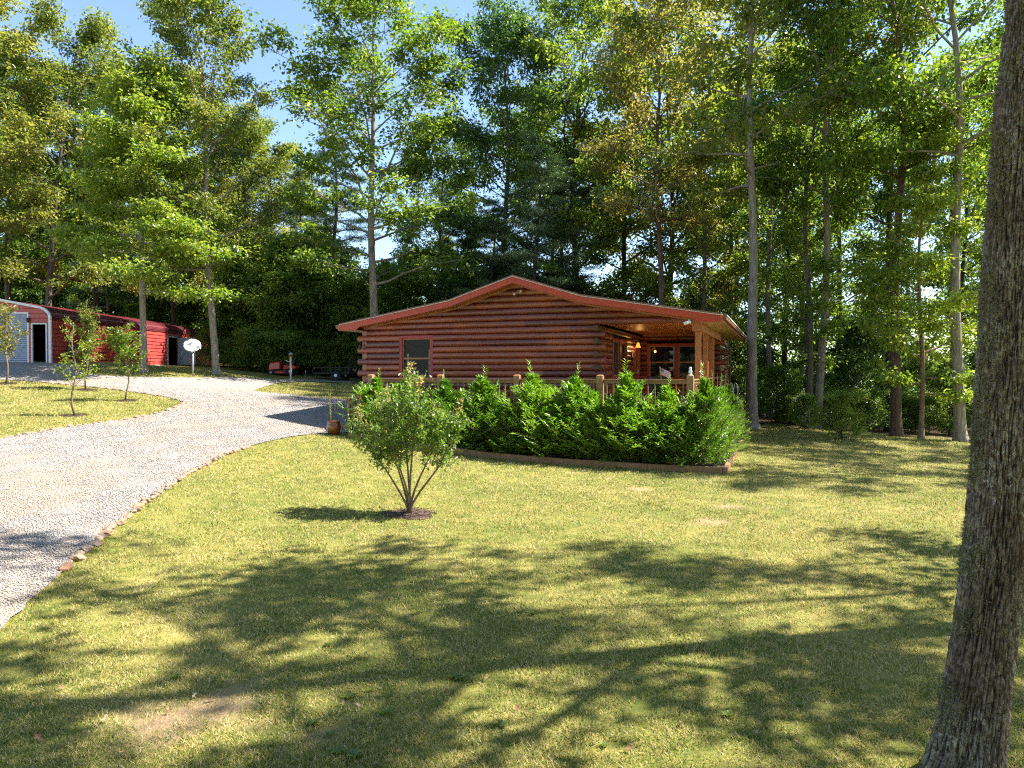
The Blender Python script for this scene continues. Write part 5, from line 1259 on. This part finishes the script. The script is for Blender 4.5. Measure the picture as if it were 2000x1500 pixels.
# mower
x, y = G(552, 739, 40, 50); x, y = (552-1000)/1400*46, 46.0; mw = empty('riding_mower', (x, y, tz(x, y)), 'red riding lawn mower parked at the edge of the woods', 'riding mower')
def wheel(par, x, y, r_, w_, rim='drip'):
    mb = MB(); mb.lathe([(r_*.6, -w_/2), (r_*.95, -w_/2), (r_, -w_*.3), (r_, w_*.3), (r_*.95, w_/2), (r_*.6, w_/2)], (x, y, r_), 20, 'y'); o = mb.build('wheel', M['rubber'], par, smooth=False)
    mb = MB(); mb.lathe([(r_*.1, -w_*.55), (r_*.58, -w_*.45), (r_*.58, w_*.45), (r_*.1, w_*.55)], (x, y, r_), 16, 'y'); mb.build('rim', M[rim], o)
mb = MB(); mb.prism([(-.85, .32), (-.80, .62), (-.70, .82), (-.10, .88), (-.06, .40)], -.26, .26); mb.build('hood', M['mowred'], mw, bevel=.05)
mb = MB(); mb.box(-.72, .80, -.2, .2, .28, .36); mb.build('chassis', M['black'], mw)
mb = MB(); mb.prism([(.12, .38), (.22, .66), (.82, .66), (.95, .52), (.95, .40)], -.44, .44); mb.build('fender', M['mowred'], mw, bevel=.04)
mb = MB(); mb.prism([(.28, .68), (.30, .78), (.68, .80), (.78, 1.08), (.88, 1.06), (.80, .68)], -.22, .22); mb.build('seat', M['black'], mw, bevel=.03)
mb = MB(); mb.box(-.35, .35, -.5, .5, .12, .27); mb.build('mower_deck', M['mowred'], mw, bevel=.03)
mb = MB(); mb.tube([(-.08, 0, .8), (.06, 0, 1.02)], .02, 8); mb.tube([(.07+.06*math.sin(a), .17*math.cos(a), 1.03+.14*math.sin(a)) for a in [2*PI*k/16 for k in range(17)]], .014, 6, False); mb.build('steering_wheel', M['black'], mw)
for sy in (-.36, .36): wheel(mw, -.62, sy, .19, .14)
for sy in (-.38, .38): wheel(mw, .60, sy, .25, .2)
# utility trailer
x, y = (655-1000)/1400*45, 45.5; tr_ = empty('utility_trailer', (x, y, tz(x, y)), 'black open utility trailer with raised mesh gate near the cabin', 'trailer', rz=R(-6))
mb = MB(); mb.box(-1.3, 1.0, -.75, .75, .38, .44); mb.build('bed', M['barkd'], tr_)
mb = MB()
for sy in (-.75, .75):
    mb.box(-1.3, 1.0, sy-.02, sy+.02, .44, .50); mb.box(-1.3, 1.0, sy-.02, sy+.02, .78, .82)
    for q in (-1.3, -.73, -.15, .42, 1.0): mb.box(q-.02, q+.02, sy-.019, sy+.019, .501, .779)
mb.box(-1.32, -1.28, -.73, .73, .78, .82); mb.build('side_rail', M['black'], tr_)
mb = MB()
for k in range(12): q = -.74+1.48*k/11; mb.tube([(1.04, q, .45), (1.10, q, 1.55)], .01, 4)
for k in range(7): z = .45+1.1*k/6; mb.tube([(1.04+.06*k/6, -.75, z), (1.04+.06*k/6, .75, z)], .012 if k not in (0, 6) else .025, 4)
mb.build('gate', M['black'], tr_)
mb = MB(); mb.beam((-1.3, .5, .36), (-2.3, 0, .40), .06, .06); mb.beam((-1.3, -.5, .36), (-2.3, 0, .40), .06, .06); mb.build('tongue', M['black'], tr_)
mb = MB(); mb.tube([(-2.1, -.1, .0), (-2.02, -.1, .62)], .03, 8); mb.build('jack', M['grey'], tr_)
for sy in (-.92, .92):
    wheel(tr_, .25, sy, .30, .18, 'white'); mb = MB(); mb.prism([(-.12, .62), (-.02, .70), (.52, .70), (.62, .62), (.60, .60), (.50, .67), (0, .67), (-.10, .60)], sy-.12, sy+.12); mb.build('mudguard', M['black'], tr_)
# glazed pot
x, y = G(652, 849, 18, 28); pt_ = empty('glazed_pot', (x, y, tz(x, y)+.02), 'glazed brown pot with thin leggy plants by the cabin steps', 'plant pot')
mb = MB(); mb.lathe([(.15, 0), (.19, .06), (.235, .20), (.22, .33), (.19, .39), (.21, .41), (.21, .43), (.18, .43), (.17, .40)], n=28); mb.build('pot', M['terra'], pt_, smooth=True)
mb = MB(); mb.lathe([(.17, .38), (.17, .395)], n=20); mb.build('soil', M['soil'], pt_)
rl = random.Random(4); rg = np.random.default_rng(4); mb = MB(); q = []
for k in range(6):
    a = rl.uniform(0, 6.28); h = rl.uniform(.5, 1.15); x1, y1 = .10*math.cos(a), .1*math.sin(a); mb.tube([(x1, y1, .38), (x1*1.3, y1*1.3, .38+h*.5), (x1*1.5+rl.uniform(-.05, .05), y1*1.5, .38+h)], [.006, .005, .002], 4, False)
    for j in range(18): f_ = rl.random(); q.append((x1*(1+.5*f_), y1*(1+.5*f_), .42+h*f_))
q = np.array(q); n = len(q); V, F, rn = leaf_tris(q, rg.normal(0, 1, (n, 3)), rg.normal(0, 1, (n, 3)), .07, .03, rg.random(n))
mb.build('stem', M['barks'], pt_); obj('foliage', np_mesh('foliage', V, F, M['lyell'], rn), pt_)
x, y = G(642, 843, 18, 28); lt = empty('path_light', (x-.02, y+.3, tz(x, y+.3)), 'thin solar path light standing behind the glazed pot', 'path light')
mb = MB(); mb.tube([(0, 0, 0), (0, 0, .72)], .01, 6); mb.build('stake', M['grey'], lt); mb = MB(); mb.lathe([(.03, .72), (.045, .80), (.06, .81), (.01, .86)], n=10); mb.build('lamp_head', M['black'], lt)
print('SCENE BUILT', len(bpy.data.objects), 'objects')
